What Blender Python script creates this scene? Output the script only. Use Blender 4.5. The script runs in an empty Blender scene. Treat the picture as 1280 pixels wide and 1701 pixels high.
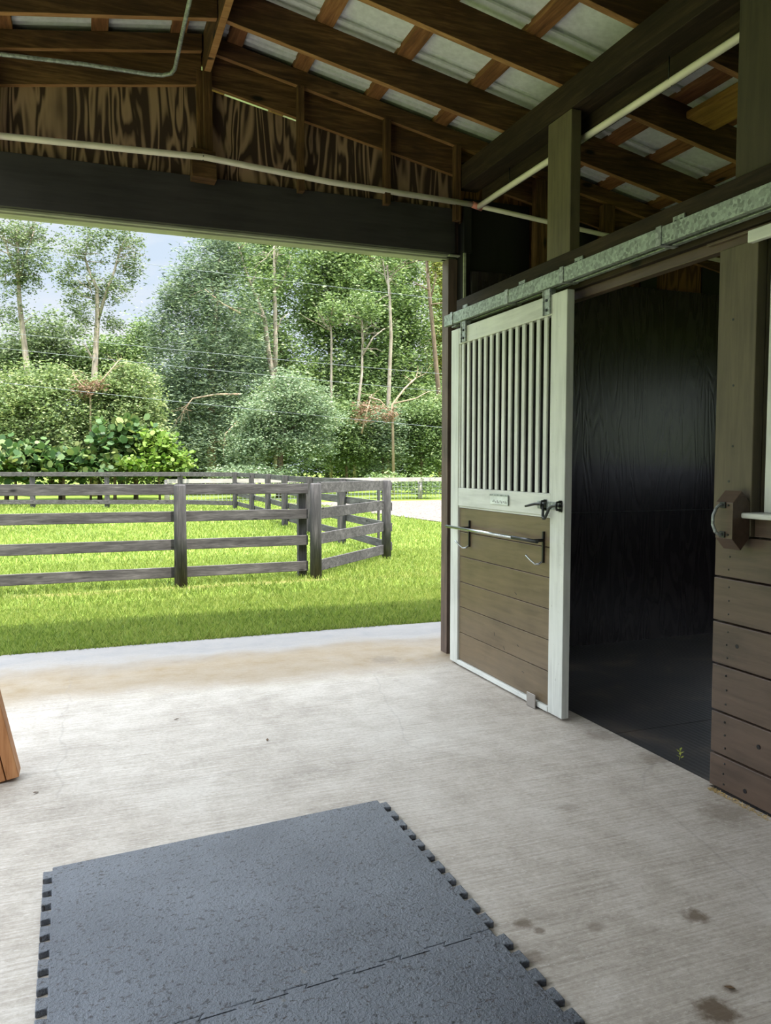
import bpy, math, random
import numpy as np
from mathutils import Vector, Matrix
random.seed(7)
RNG = np.random.default_rng(11)
S = bpy.context.scene
COL = S.collection

# ------------------------------------------------------------------ helpers
def lin(c):
    def f(v):
        v /= 255.0
        return v / 12.92 if v <= 0.04045 else ((v + 0.055) / 1.055) ** 2.4
    return (f(c[0]), f(c[1]), f(c[2]), 1.0)

def tag(o, label=None, cat=None, group=None, kind=None):
    if label: o['label'] = label
    if cat: o['category'] = cat
    if group: o['group'] = group
    if kind: o['kind'] = kind
    return o

def empty(name, loc, label=None, cat=None, group=None, kind=None):
    o = bpy.data.objects.new(name, None)
    o.empty_display_size = 0.1
    o.location = loc
    COL.objects.link(o)
    return tag(o, label, cat, group, kind)

def root_loc(p):
    v = Vector((0, 0, 0))
    while p is not None:
        v += p.location
        p = p.parent
    return v

class MB:
    def __init__(self):
        self.v = []; self.f = []; self.sm = []; self.mi = []
    def add(self, vs, fs, smooth=False, mi=0):
        b = len(self.v)
        self.v += [tuple(p) for p in vs]
        for f in fs:
            self.f.append(tuple(b + i for i in f)); self.sm.append(smooth); self.mi.append(mi)
        return self
    def box(self, a, b, mi=0):
        x0, y0, z0 = [min(a[i], b[i]) for i in range(3)]
        x1, y1, z1 = [max(a[i], b[i]) for i in range(3)]
        return self.hexa([(x0,y0,z0),(x1,y0,z0),(x1,y1,z0),(x0,y1,z0),(x0,y0,z1),(x1,y0,z1),(x1,y1,z1),(x0,y1,z1)], mi)
    def hexa(self, p, mi=0):
        return self.add(p, [(0,3,2,1),(4,5,6,7),(0,1,5,4),(1,2,6,5),(2,3,7,6),(3,0,4,7)], False, mi)
    def bar(self, p, q, w, h, up=(0,0,1), mi=0):
        """rectangular bar from p to q, w across, h along 'up'"""
        p = Vector(p); q = Vector(q); d = (q - p).normalized()
        s = d.cross(Vector(up)).normalized(); u = s.cross(d).normalized()
        P = []
        for c in (p, q):
            P += [c - s*w/2 - u*h/2, c + s*w/2 - u*h/2, c + s*w/2 + u*h/2, c - s*w/2 + u*h/2]
        return self.add(P, [(0,1,2,3),(7,6,5,4),(0,4,5,1),(1,5,6,2),(2,6,7,3),(3,7,4,0)], False, mi)
    def prism(self, poly, axis, a, b, mi=0):
        """poly: 2D points in the two other axes (in xyz order), extruded along axis from a to b"""
        def mk(u, v, t):
            return [(t,u,v),(u,t,v),(u,v,t)][axis]
        n = len(poly)
        vs = [mk(u,v,a) for u,v in poly] + [mk(u,v,b) for u,v in poly]
        fs = [tuple(range(n)), tuple(range(2*n-1, n-1, -1))] + [(i, i+n, (i+1)%n+n, (i+1)%n) for i in range(n)]
        return self.add(vs, fs, False, mi)
    def tube(self, pts, rad, n=10, cap=True, mi=0):
        pts = [Vector(p) for p in pts]
        if not isinstance(rad, (list, tuple)): rad = [rad]*len(pts)
        b = len(self.v); ref = None
        for i, p in enumerate(pts):
            d = (pts[min(i+1, len(pts)-1)] - pts[max(i-1, 0)]).normalized()
            if ref is None:
                ref = Vector((0,0,1)) if abs(d.z) < 0.9 else Vector((1,0,0))
            s = d.cross(ref).normalized(); u = s.cross(d).normalized(); ref = u
            for k in range(n):
                a = 2*math.pi*k/n
                self.v.append(tuple(p + (s*math.cos(a) + u*math.sin(a))*rad[i]))
        for i in range(len(pts)-1):
            for k in range(n):
                self.f.append((b+i*n+k, b+i*n+(k+1)%n, b+(i+1)*n+(k+1)%n, b+(i+1)*n+k)); self.sm.append(True); self.mi.append(mi)
        if cap:
            self.f.append(tuple(b+k for k in reversed(range(n)))); self.sm.append(False); self.mi.append(mi)
            e = b+(len(pts)-1)*n
            self.f.append(tuple(e+k for k in range(n))); self.sm.append(False); self.mi.append(mi)
        return self
    def build(self, name, mats, parent=None, loc=None, bevel=0, label=None, cat=None, group=None, kind=None):
        if not isinstance(mats, (list, tuple)): mats = [mats]
        if parent is not None: off = root_loc(parent)
        elif loc is not None: off = Vector(loc)
        else:
            a = np.array(self.v); off = Vector(((a[:,0].min()+a[:,0].max())/2, (a[:,1].min()+a[:,1].max())/2, a[:,2].min()))
        me = bpy.data.meshes.new(name)
        me.from_pydata([(x-off.x, y-off.y, z-off.z) for x,y,z in self.v], [], self.f)
        me.polygons.foreach_set('use_smooth', self.sm)
        me.polygons.foreach_set('material_index', self.mi)
        for m in mats: me.materials.append(m)
        import bmesh
        bm = bmesh.new(); bm.from_mesh(me); bmesh.ops.recalc_face_normals(bm, faces=bm.faces); bm.to_mesh(me); bm.free()
        me.update()
        o = bpy.data.objects.new(name, me)
        COL.objects.link(o)
        if parent is not None: o.parent = parent
        else: o.location = off
        if bevel:
            md = o.modifiers.new('bev', 'BEVEL'); md.width = bevel; md.segments = 2; md.limit_method = 'ANGLE'; md.angle_limit = 0.6
        return tag(o, label, cat, group, kind)

# ------------------------------------------------------------------ node materials
class NT:
    def __init__(self, name):
        self.m = bpy.data.materials.new(name); self.m.use_nodes = True
        self.t = self.m.node_tree; self.n = self.t.nodes; self.l = self.t.links
        self.n.clear()
        self.out = self.n.new('ShaderNodeOutputMaterial')
        self.b = self.n.new('ShaderNodeBsdfPrincipled')
        self.l.new(self.b.outputs[0], self.out.inputs[0])
        self.tc = self.n.new('ShaderNodeTexCoord')
    def node(self, t, **kw):
        n = self.n.new(t)
        for k, v in kw.items(): setattr(n, k, v)
        return n
    def link(self, a, b): self.l.new(a, b)
    def coord(self, scale=(1,1,1), src='Object', loc=(0,0,0)):
        mp = self.node('ShaderNodeMapping'); mp.inputs['Scale'].default_value = scale; mp.inputs['Location'].default_value = loc
        self.link(self.tc.outputs[src], mp.inputs[0]); return mp.outputs[0]
    def world(self, scale=(1,1,1)):
        g = self.node('ShaderNodeNewGeometry'); mp = self.node('ShaderNodeMapping'); mp.inputs['Scale'].default_value = scale
        self.link(g.outputs['Position'], mp.inputs[0]); return mp.outputs[0]
    def noise(self, vec, scale, detail=4, rough=.55, dist=0):
        n = self.node('ShaderNodeTexNoise'); self.link(vec, n.inputs['Vector'])
        n.inputs['Scale'].default_value = scale; n.inputs['Detail'].default_value = detail
        n.inputs['Roughness'].default_value = rough; n.inputs['Distortion'].default_value = dist
        return n.outputs['Fac']
    def ramp(self, fac, stops):
        r = self.node('ShaderNodeValToRGB'); e = r.color_ramp.elements
        while len(e) < len(stops): e.new(0.5)
        for i, (p, c) in enumerate(stops):
            e[i].position = p; e[i].color = c if len(c) == 4 else (*c, 1)
        self.link(fac, r.inputs[0]); return r.outputs[0]
    def mix(self, fac, a, b, mode='MIX'):
        m = self.node('ShaderNodeMix', data_type='RGBA', blend_type=mode)
        for s, v in ((0, fac), (6, a), (7, b)):
            if isinstance(v, (int, float)): m.inputs[s].default_value = v
            elif isinstance(v, tuple): m.inputs[s].default_value = v
            else: self.link(v, m.inputs[s])
        return m.outputs[2]
    def math(self, op, a, b=None, c=None):
        m = self.node('ShaderNodeMath', operation=op)
        for i, v in enumerate((a, b, c)):
            if v is None: continue
            if isinstance(v, (int, float)): m.inputs[i].default_value = v
            else: self.link(v, m.inputs[i])
        return m.outputs[0]
    def bump(self, h, strength=.3, dist=.01):
        b = self.node('ShaderNodeBump'); b.inputs['Strength'].default_value = strength; b.inputs['Distance'].default_value = dist
        self.link(h, b.inputs['Height']); self.link(b.outputs[0], self.b.inputs['Normal'])
    def set(self, color=None, rough=None, metal=None, spec=None):
        for k, v in (('Base Color', color), ('Roughness', rough), ('Metallic', metal), ('Specular IOR Level', spec)):
            if v is None: continue
            if isinstance(v, (int, float, tuple)): self.b.inputs[k].default_value = v
            else: self.link(v, self.b.inputs[k])
        return self.m

AX = {'x': (1.2, 14, 14), 'y': (14, 1.2, 14), 'z': (14, 14, 1.2)}
def wood(name, c_dark, c_mid, c_light, axis, rough=.75, bump=.35, knots=True, spec=.25):
    t = NT(name)
    v = t.world(AX[axis])
    g1 = t.noise(v, 1.6, 6, .6, .6)
    v2 = t.world(tuple(k*3.2 for k in AX[axis]))
    g2 = t.noise(v2, 2.0, 3, .6, .2)
    big = t.noise(t.world((1,1,1)), 2.2, 3)
    f = t.math('ADD', t.math('MULTIPLY', g1, .6), t.math('MULTIPLY', g2, .4))
    c = t.ramp(f, [(.33, lin(c_dark)), (.5, lin(c_mid)), (.68, lin(c_light))])
    c = t.mix(t.ramp(big, [(.35, (.0,.0,.0)), (.7, (.55,.55,.55))]), c, lin(c_dark))
    if knots:
        vo = t.node('ShaderNodeTexVoronoi'); vo.inputs['Scale'].default_value = 1.0
        sc = {'x': (2.2, 6, 6), 'y': (6, 2.2, 6), 'z': (6, 6, 2.2)}[axis]
        t.link(t.world(sc), vo.inputs['Vector'])
        k = t.ramp(vo.outputs['Distance'], [(.07, (1,1,1)), (.13, (0,0,0))])
        c = t.mix(k, c, lin(tuple(x*.45 for x in c_dark)))
    t.bump(f, bump, .006)
    return t.set(c, rough, 0, spec)

def painted(name, col, axis='z', rough=.5, var=.12, bump=.2, spec=.4, wear=None):
    t = NT(name)
    g = t.noise(t.world(AX[axis]), 2.5, 5, .6, .3)
    big = t.noise(t.world(), 3.0, 4)
    c0 = lin(col); d = lin(tuple(x*(1-var*1.6) for x in col)); l = lin(tuple(min(255, x*(1+var)) for x in col))
    c = t.ramp(t.math('ADD', t.math('MULTIPLY', g, .55), t.math('MULTIPLY', big, .45)), [(.34, d), (.5, c0), (.66, l)])
    if wear:
        w = t.noise(t.world(), 38, 4, .7)
        c = t.mix(t.ramp(w, [(.67, (0,0,0)), (.72, (.8,.8,.8))]), c, lin(wear))
    t.bump(g, bump, .004)
    return t.set(c, rough, 0, spec)

def plywood(name, c_dark, c_light, rough=.7, strength=1.0, bump=.3, freq=16, spec=.25, plane='x'):
    """flat-sawn veneer: contour lines of a stretched noise, grain running up"""
    t = NT(name)
    sc = (8.0, 8.0, 1.1)
    n = t.noise(t.world(sc), 1.0, 2.0, .45, .8)
    s = t.math('SINE', t.math('MULTIPLY', n, freq*6.28))
    s = t.math('MULTIPLY_ADD', s, .5, .5)
    fine = t.noise(t.world((60, 60, 3)), 1, 3)
    f = t.math('ADD', t.math('MULTIPLY', s, .72), t.math('MULTIPLY', fine, .28))
    blot = t.noise(t.world(), 1.6, 4)
    f2 = t.math('MULTIPLY', f, t.math('MULTIPLY_ADD', blot, .9, .45))
    c = t.ramp(f2, [(.25, lin(c_dark)), (.75, lin(c_light))])
    t.bump(f, bump, .004)
    return t.set(c, rough, 0, spec)

def metal(name, col, rough=.45, met=.8, spangle=True):
    t = NT(name)
    if spangle:
        vo = t.node('ShaderNodeTexVoronoi'); vo.inputs['Scale'].default_value = 75
        t.link(t.world((1,1,1)), vo.inputs['Vector'])
        n = t.noise(t.world(), 9, 4)
        h = t.node('ShaderNodeSeparateColor'); t.link(vo.outputs['Color'], h.inputs[0])
        f = t.math('ADD', t.math('MULTIPLY', h.outputs[0], .5), t.math('MULTIPLY', n, .5))
        c = t.ramp(f, [(.25, lin(tuple(x*.78 for x in col))), (.75, lin(tuple(min(255, x*1.12) for x in col)))])
    else:
        c = lin(col)
    return t.set(c, rough, met, .5)

def plain(name, col, rough=.6, met=0, spec=.4, nscale=12, var=.1):
    t = NT(name)
    n = t.noise(t.world(), nscale, 4)
    c = t.ramp(n, [(.3, lin(tuple(x*(1-var) for x in col))), (.7, lin(tuple(min(255, x*(1+var)) for x in col)))])
    return t.set(c, rough, met, spec)

def foliage(name, cols, rough=.5, transl=.35, nscale=.5):
    t = NT(name)
    g = t.node('ShaderNodeNewGeometry')
    n = t.noise(t.world(), nscale, 3)
    f = t.math('ADD', t.math('MULTIPLY', g.outputs['Random Per Island'], .6), t.math('MULTIPLY', n, .4))
    k = len(cols)
    c = t.ramp(f, [(.18 + .64*i/(k-1), lin(cc)) for i, cc in enumerate(cols)])
    t.set(c, rough, 0, .3)
    tr = t.node('ShaderNodeBsdfTranslucent'); t.link(t.mix(1.0, c, (1.0, 1.0, .8, 1), 'MULTIPLY'), tr.inputs[0])
    mx = t.node('ShaderNodeMixShader'); mx.inputs[0].default_value = transl
    t.link(t.b.outputs[0], mx.inputs[1]); t.link(tr.outputs[0], mx.inputs[2]); t.link(mx.outputs[0], t.out.inputs[0])
    return t.m

# concrete slab with broom lines, water stain band by the opening, dirt patches
def concrete_mat():
    t = NT('broomed_concrete')
    P = t.world()
    sep = t.node('ShaderNodeSeparateXYZ'); t.link(P, sep.inputs[0])
    br = t.noise(t.world((3.0, 95, 1)), 1.0, 4, .65, .25)
    sp = t.noise(P, 55, 5, .7)
    big = t.noise(P, .9, 5, .6)
    mid = t.noise(P, 6, 5, .65)
    f = t.math('ADD', t.math('ADD', t.math('MULTIPLY', br, .3), t.math('MULTIPLY', sp, .2)), t.math('ADD', t.math('MULTIPLY', big, .25), t.math('MULTIPLY', mid, .25)))
    c = t.ramp(f, [(.37, lin((136,126,113))), (.5, lin((174,164,151))), (.62, lin((200,192,181)))])
    # rain-washed yellow band just inside the doorway
    yy = t.math('ADD', sep.outputs[1], t.math('MULTIPLY', t.math('SUBTRACT', big, .5), 1.1))
    band = t.node('ShaderNodeMapRange'); band.interpolation_type = 'SMOOTHSTEP'
    t.link(yy, band.inputs[0]); band.inputs[1].default_value = 4.55; band.inputs[2].default_value = 5.0
    band2 = t.node('ShaderNodeMapRange'); band2.interpolation_type = 'SMOOTHSTEP'
    t.link(yy, band2.inputs[0]); band2.inputs[1].default_value = 5.45; band2.inputs[2].default_value = 5.75
    bf = t.math('MULTIPLY', band.outputs[0], t.math('SUBTRACT', 1.0, band2.outputs[0]))
    bf = t.math('MULTIPLY', bf, t.math('MULTIPLY_ADD', mid, .9, .3))
    wsp = t.noise(t.world((48, 120, 1)), 1.0, 5, .75, .8)
    c = t.mix(t.ramp(wsp, [(.56, (0,0,0)), (.66, (.42,.42,.42))]), c, lin((214,208,198)))
    c = t.mix(t.ramp(wsp, [(.36, (.35,.35,.35)), (.44, (0,0,0))]), c, lin((122,112,100)))
    c = t.mix(t.math('MULTIPLY', bf, 1.0), c, lin((122,100,62)))
    # grey band outside: colour darkened to tone down overbright sky light
    out = t.node('ShaderNodeMapRange'); t.link(yy, out.inputs[0]); out.inputs[1].default_value = 5.3; out.inputs[2].default_value = 5.75
    c = t.mix(t.math('MULTIPLY', out.outputs[0], t.math('MULTIPLY_ADD', mid, .6, .5)), c, lin((108,105,104)))
    # dirt patches
    for (x, y, r, s) in ((1.674,1.79,.045,.9),(1.427,1.447,.06,1.0),(1.174,1.937,.032,.8),(1.116,1.793,.035,.55),(1.20,1.89,.02,.7),(1.36,1.85,.03,.5),(1.52,1.50,.02,.7),(2.3,2.3,.12,.45),(2.38,3.2,.10,.5),(2.4,2.85,.09,.5),(1.79,4.49,.03,.25),(1.9,5.0,.12,.5),(1.75,2.55,.05,.3)):
        vm = t.node('ShaderNodeVectorMath', operation='DISTANCE'); t.link(P, vm.inputs[0]); vm.inputs[1].default_value = (x, y, 0)
        d = t.math('ADD', vm.outputs['Value'], t.math('MULTIPLY', t.math('SUBTRACT', t.noise(P, 22, 4, .7), .5), r*1.9))
        m = t.node('ShaderNodeMapRange'); t.link(d, m.inputs[0]); m.inputs[1].default_value = r*1.1; m.inputs[2].default_value = r*.45
        c = t.mix(t.math('MULTIPLY', m.outputs[0], s*.9), c, lin((92,76,58)))
    # hairline cracks
    cr = t.node('ShaderNodeTexVoronoi', feature='DISTANCE_TO_EDGE'); cr.inputs['Scale'].default_value = .55
    wv = t.node('ShaderNodeMix', data_type='VECTOR'); wv.inputs[0].default_value = .08
    nz = t.node('ShaderNodeTexNoise'); nz.inputs['Scale'].default_value = 5; t.link(P, nz.inputs['Vector'])
    t.link(P, wv.inputs[4]); t.link(nz.outputs['Color'], wv.inputs[5]); t.link(wv.outputs[1], cr.inputs['Vector'])
    ck = t.ramp(cr.outputs['Distance'], [(.0, (.22,.22,.22)), (.0016, (0,0,0))])
    c = t.mix(ck, c, lin((120,112,105)))
    t.bump(t.math('ADD', t.math('MULTIPLY', br, .7), t.math('MULTIPLY', sp, .5)), .22, .006)
    return t.set(c, t.math('MULTIPLY_ADD', big, -.2, .75), 0, .35)

def rubber_mat():
    t = NT('black_rubber')
    P = t.world()
    sp = t.noise(P, 46, 3, .75)
    fl = t.noise(t.world((50, 95, 1)), 1, 2, .5, 1.4)
    big = t.noise(P, 2.4, 5, .6)
    c = t.ramp(big, [(.3, lin((78,81,87))), (.7, lin((102,106,112)))])
    c = t.mix(t.ramp(sp, [(.585, (0,0,0)), (.64, (.85,.85,.85))]), c, lin((34,33,35)))
    c = t.mix(t.ramp(fl, [(.62, (0,0,0)), (.66, (.9,.9,.9))]), c, lin((44,36,32)))
    pale = t.noise(t.world((1,1,1)), 17, 2, .5)
    c = t.mix(t.ramp(pale, [(.73, (0,0,0)), (.78, (.5,.5,.5))]), c, lin((118,108,92)))
    h = t.noise(P, 130, 3, .6)
    t.bump(t.math('ADD', h, t.math('MULTIPLY', sp, .8)), .8, .006)
    return t.set(c, .42, 0, .5)

def lawn_mat():
    t = NT('lawn_soil')
    P = t.world()
    n = t.noise(P, 30, 4, .7); b = t.noise(P, .7, 4)
    c = t.ramp(n, [(.3, lin((84,104,40))), (.7, lin((122,144,62)))])
    c = t.mix(t.ramp(b, [(.4, (0,0,0)), (.75, (.4,.4,.4))]), c, lin((105,105,48)))
    sep = t.node('ShaderNodeSeparateXYZ'); t.link(P, sep.inputs[0])
    # worn strip under the fence line
    d = t.math('ABSOLUTE', t.math('SUBTRACT', t.math('ADD', sep.outputs[1], t.math('MULTIPLY', t.math('SUBTRACT', b, .5), .5)), 8.85))
    m = t.node('ShaderNodeMapRange'); t.link(d, m.inputs[0]); m.inputs[1].default_value = .22; m.inputs[2].default_value = .02
    c = t.mix(t.math('MULTIPLY', m.outputs[0], t.math('MULTIPLY', n, 1.2)), c, lin((120,98,70)))
    t.bump(n, .8, .03)
    return t.set(c, .9, 0, .1)

def gravel_mat():
    t = NT('pale_gravel')
    vo = t.node('ShaderNodeTexVoronoi'); vo.inputs['Scale'].default_value = 26; t.link(t.world(), vo.inputs['Vector'])
    h = t.node('ShaderNodeSeparateColor'); t.link(vo.outputs['Color'], h.inputs[0])
    c = t.ramp(h.outputs[0], [(.0, lin((74,68,64))), (.5, lin((101,94,88))), (1, lin((128,120,113)))])
    t.bump(vo.outputs['Distance'], .8, .03)
    return t.set(c, .9, 0, .2)

M = {}
for a in 'xyz':
    M['rafter_'+a] = wood('weathered_framing_'+a, (48,33,20), (88,62,38), (132,98,62), a, .8)
M['rafter_low'] = wood('pale_lit_underside', (112,78,48), (158,116,74), (182,142,96), 'x', .75)  # floor-bounce light painted into the underside faces, over a raw wood tone
M['purlin'] = wood('reddish_purlin', (80,52,32), (128,86,52), (160,116,74), 'y', .75)
M['fresh'] = wood('pale_cut_timber', (158,112,70), (190,142,94), (212,168,118), 'z', .6, .2, False)
M['dkbeam_x'] = painted('dark_brown_beam_x', (50,47,48), 'x', .55, .16, .3)
M['dkbeam_y'] = wood('dark_beam_y', (26,19,13), (44,33,22), (66,51,35), 'y', .75, .35)
M['post'] = painted('olive_brown_post', (90,81,62), 'z', .6, .12, .3)
M['post_shaded'] = painted('shaded_olive_post', (62,55,41), 'z', .7, .12, .3)  # darkened copy of the post colour, shade painted in
M['wallpaint'] = painted('taupe_brown_boards', (86,70,58), 'y', .4, .13, .3)
M['panelpaint'] = painted('taupe_door_boards', (108,93,72), 'y', .33, .10, .3)
M['frame'] = painted('pale_grey_frame_paint', (206,207,198), 'z', .45, .06, .15, .4, (150,150,138))
M['frame_y'] = painted('pale_grey_rail_paint', (206,207,198), 'y', .45, .06, .15, .4, (150,150,138))
M['ply'] = plywood('stained_plywood', (62,46,40), (160,130,108), .75, 1, .3, 7)
M['plystall'] = plywood('black_painted_plywood', (36,31,33), (50,45,46), .27, 1, .16, 8, .6)
M['plyraw'] = plywood('brown_raw_plywood', (82,52,32), (128,88,54), .75, 1, .3, 9)
M['flatblack'] = painted('flat_black', (24,22,23), 'z', .5, .2, .2)
M['roof'] = plain('white_roof_underside', (208,210,212), .45, 0, .4, 30, .05)
M['galv'] = metal('galvanised_steel', (150,160,150), .5, .35)
M['galv2'] = metal('dull_zinc', (156,162,158), .5, .4)
M['guide'] = metal('stainless_plate', (166,160,152), .45, .6, False)
M['chrome'] = metal('polished_steel', (190,194,196), .22, 1, False)
M['iron'] = metal('dark_iron', (62,64,62), .45, .7)
M['blacksteel'] = plain('black_enamel', (24,24,25), .4, 0, .5)
M['pvc'] = plain('white_pvc', (214,206,194), .45, 0, .4, 5, .06)
M['pvcjoint'] = plain('pink_pvc_primer', (190,120,112), .5)
M['trim'] = painted('grey_green_trim', (150,152,134), 'x', .6, .1, .2)
M['jamb'] = painted('brown_jamb', (96,80,70), 'z', .6, .2, .3)
M['concrete'] = concrete_mat()
M['rubber'] = rubber_mat()
def stall_mat():
    t = NT('dark_stall_rubber'); P = t.world()
    n = t.noise(P, 2.2, 5, .6, .6); f = t.noise(P, 40, 3)
    c = t.ramp(n, [(.38, lin((40,40,42))), (.55, lin((54,51,50))), (.72, lin((86,76,66)))])
    c = t.mix(t.ramp(f, [(.62, (0,0,0)), (.7, (.6,.6,.6))]), c, lin((24,23,24)))
    sp = t.node('ShaderNodeSeparateXYZ'); t.link(P, sp.inputs[0])
    rib = t.math('SINE', t.math('MULTIPLY', sp.outputs[0], 210.0))
    t.bump(t.math('ADD', t.math('MULTIPLY', rib, .5), f), .35, .003)
    return t.set(c, .5, 0, .45)
M['stallfloor'] = stall_mat()
M['lawn'] = lawn_mat()
M['gravel'] = gravel_mat()
M['fence_x'] = wood('weathered_fence_x', (50,47,47), (80,76,76), (112,107,106), 'x', .8, .4)
M['fence_y'] = wood('weathered_fence_y', (50,47,47), (80,76,76), (112,107,106), 'y', .8, .4)
M['fence_z'] = wood('weathered_fence_z', (44,43,43), (70,67,67), (100,95,94), 'z', .8, .4)
M['whitefence'] = painted('old_white_fence', (156,148,142), 'x', .7, .1, .2)
M['wire'] = plain('wire_grey', (150,155,152), .5, .4)
M['cable'] = plain('power_cable', (112,118,122), .5)
M['yellow'] = wood('mouldy_yellow_board', (110,80,34), (158,120,52), (186,148,72), 'y', .8, .4, False)
M['lumber'] = wood('orange_lumber', (150,98,60), (182,128,84), (200,150,104), 'z', .6, .2, True)
M['nameplate'] = plain('white_plate', (214,220,212), .4)
M['ink'] = plain('grey_ink', (110,112,108), .6)
M['barkpale'] = wood('pale_bark', (112,100,86), (156,144,128), (186,176,160), 'z', .9, .6)
M['barkmid'] = wood('brown_bark', (74,62,50), (112,96,78), (146,128,106), 'z', .9, .6)
M['barkdead'] = wood('dead_twig_bark', (124,104,84), (162,142,118), (190,172,148), 'z', .9, .3, False)
M['straw'] = plain('straw', (176,152,104), .8, 0, .2, 60, .3)

# ------------------------------------------------------------------ camera
F_PX = 1304.0
YAW = math.atan(497/1304.0); PITCH = -math.atan(80/1304.0); CAMZ = 1.35
cam = bpy.data.cameras.new('camera'); co = bpy.data.objects.new('camera', cam); COL.objects.link(co)
cam.sensor_fit = 'HORIZONTAL'; cam.sensor_width = 36; cam.lens = 36*F_PX/1280; cam.clip_end = 500; cam.clip_start = .02
FW = Vector((math.sin(YAW)*math.cos(PITCH), math.cos(YAW)*math.cos(PITCH), math.sin(PITCH)))
RT = Vector((math.cos(YAW), -math.sin(YAW), 0)); UP = RT.cross(FW)
co.matrix_world = Matrix(((RT.x, UP.x, -FW.x, 0), (RT.y, UP.y, -FW.y, 0), (RT.z, UP.z, -FW.z, CAMZ), (0,0,0,1)))
S.camera = co
def at(px, py, Y):
    d = FW*F_PX + RT*(px-640) + UP*(850.5-py)
    return Vector((0,0,CAMZ)) + d*(Y/d.y)
def mpp(px, Y):          # metres per pixel at a place
    p = at(px, 770, Y); return (p - Vector((0,0,CAMZ))).dot(FW)/F_PX

# ------------------------------------------------------------------ the ground
m = MB(); m.box((-3.2, -1.2, -.12), (2.42, 6.08, 0))
m.hexa([(2.42,4.98,-.12),(6.6,4.98,-.12),(6.6,6.02,-.12),(2.42,6.06,-.12),(2.42,4.98,0),(6.6,4.98,0),(6.6,6.02,0),(2.42,6.06,0)])
m.box((2.42, 2.53, -.12), (2.45, 3.63, 0))
m.build('floor', M['concrete'], loc=(0,0,0), label='pale broomed concrete slab of the barn aisle', cat='floor', kind='structure')
m = MB(); m.box((2.45, -.6, -.12), (6.1, 4.9, -.006))
for i in range(3): m.box((2.452, .2+1.5*i, -.006), (6.08, 1.694+1.5*i, .0))
m.build('stall_floor', M['stallfloor'], loc=(0,0,0), label='dark rubber floor inside the open stall', cat='floor', kind='structure')
m = MB()
xs = [-70, -20, 0, 7.6, 16, 70]; 
m.box((-80, 6.05, -.3), (90, 120, -.02)); m.box((-80,-60,-.3), (-3.2, 6.05, -.02)); m.box((6.6,-60,-.3), (90,6.05,-.02)); m.box((-3.2,-60,-.3),(6.6,-1.2,-.02))
m.build('lawn', M['lawn'], loc=(0,0,0), label='bright green lawn outside the barn', cat='lawn', kind='structure')
m = MB(); m.add([(8.1,6.5,0),(7.9,12,0),(7.75,16.3,0),(7.5,18.9,0),(7.0,22,0),(5.6,26.6,0),(30,26.6,0),(40,20,0),(16,6.5,0)], [tuple(range(9))])
m.add([(8.1,6.5,-.1),(7.9,12,-.1),(7.75,16.3,-.1),(7.5,18.9,-.1),(7.0,22,-.1),(5.6,26.6,-.1),(30,26.6,-.1),(40,20,-.1),(16,6.5,-.1)], [tuple(range(9))])
m.build('gravel_drive', M['gravel'], loc=(8,6.5,0), label='pale gravel driveway beyond the lawn', cat='driveway', kind='structure')

# grass blades
def grass():
    P = []; 
    def zone(n, x0, x1, y0, y1, h, w):
        x = RNG.uniform(x0, x1, n); y = RNG.uniform(y0, y1, n)
        return x, y, np.full(n, h), np.full(n, w)
    Z = [zone(60000, -1.6, 4.6, 6.07, 8.0, .05, .006), zone(50000, -2.2, 5.6, 8.0, 11.5, .055, .009),
         zone(40000, -3.5, 7.9, 11.5, 18, .06, .014), zone(30000, -6, 7.8, 18, 30, .07, .025), zone(5000, -1.6, 4.6, 6.06, 6.16, .045, .006)]
    x, y, h, w = [np.concatenate(k) for k in zip(*Z)]
    # worn ground under front fence rail line, gravel excluded
    keep = ~((np.abs(y-8.83 - .06*np.sin(x*5)) < .13) & (RNG.random(len(x)) < .75) & (x < 2.7))
    keep &= x < (8.0 - .04*(y-6)) 
    x, y, h, w = x[keep], y[keep], h[keep], w[keep]; n = len(x)
    h = h*RNG.uniform(.5, 1.25, n); a = RNG.uniform(0, 6.283, n); b = RNG.uniform(0, 6.283, n); ln = RNG.uniform(.2, .9, n)*h
    dx, dy = np.cos(a)*w/2, np.sin(a)*w/2; lx, ly = np.cos(b)*ln, np.sin(b)*ln
    V = np.zeros((n, 5, 3))
    V[:,0] = np.stack([x-dx, y-dy, np.full(n, -.02)], 1); V[:,1] = np.stack([x+dx, y+dy, np.full(n, -.02)], 1)
    V[:,2] = np.stack([x+dx*.8+lx*.35, y+dy*.8+ly*.35, h*.6-.02], 1); V[:,3] = np.stack([x+lx, y+ly, h-.02], 1)
    V[:,4] = np.stack([x-dx*.8+lx*.35, y-dy*.8+ly*.35, h*.6-.02], 1)
    return V
def mesh_np(name, V, mat, parent=None, loc=(0,0,0), off=None):
    n, k, _ = V.shape
    off = root_loc(parent) if parent is not None else Vector(loc)
    me = bpy.data.meshes.new(name)
    me.vertices.add(n*k); me.vertices.foreach_set('co', (V.reshape(-1, 3) - np.array(off)).astype(np.float32).ravel())
    me.loops.add(n*k); me.loops.foreach_set('vertex_index', np.arange(n*k, dtype=np.int32))
    me.polygons.add(n); me.polygons.foreach_set('loop_start', np.arange(0, n*k, k, dtype=np.int32))
    me.update(calc_edges=True); me.validate()
    me.materials.append(mat)
    o = bpy.data.objects.new(name, me); COL.objects.link(o)
    if parent is not None: o.parent = parent
    else: o.location = off
    return o
M['grass'] = foliage('grass_blades', [(84,104,42), (116,136,60), (138,152,74), (156,162,90)], .5, .4, .45)
tag(mesh_np('grass', grass(), M['grass']), 'short bright green grass covering the lawn', 'grass', kind='stuff')

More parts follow.
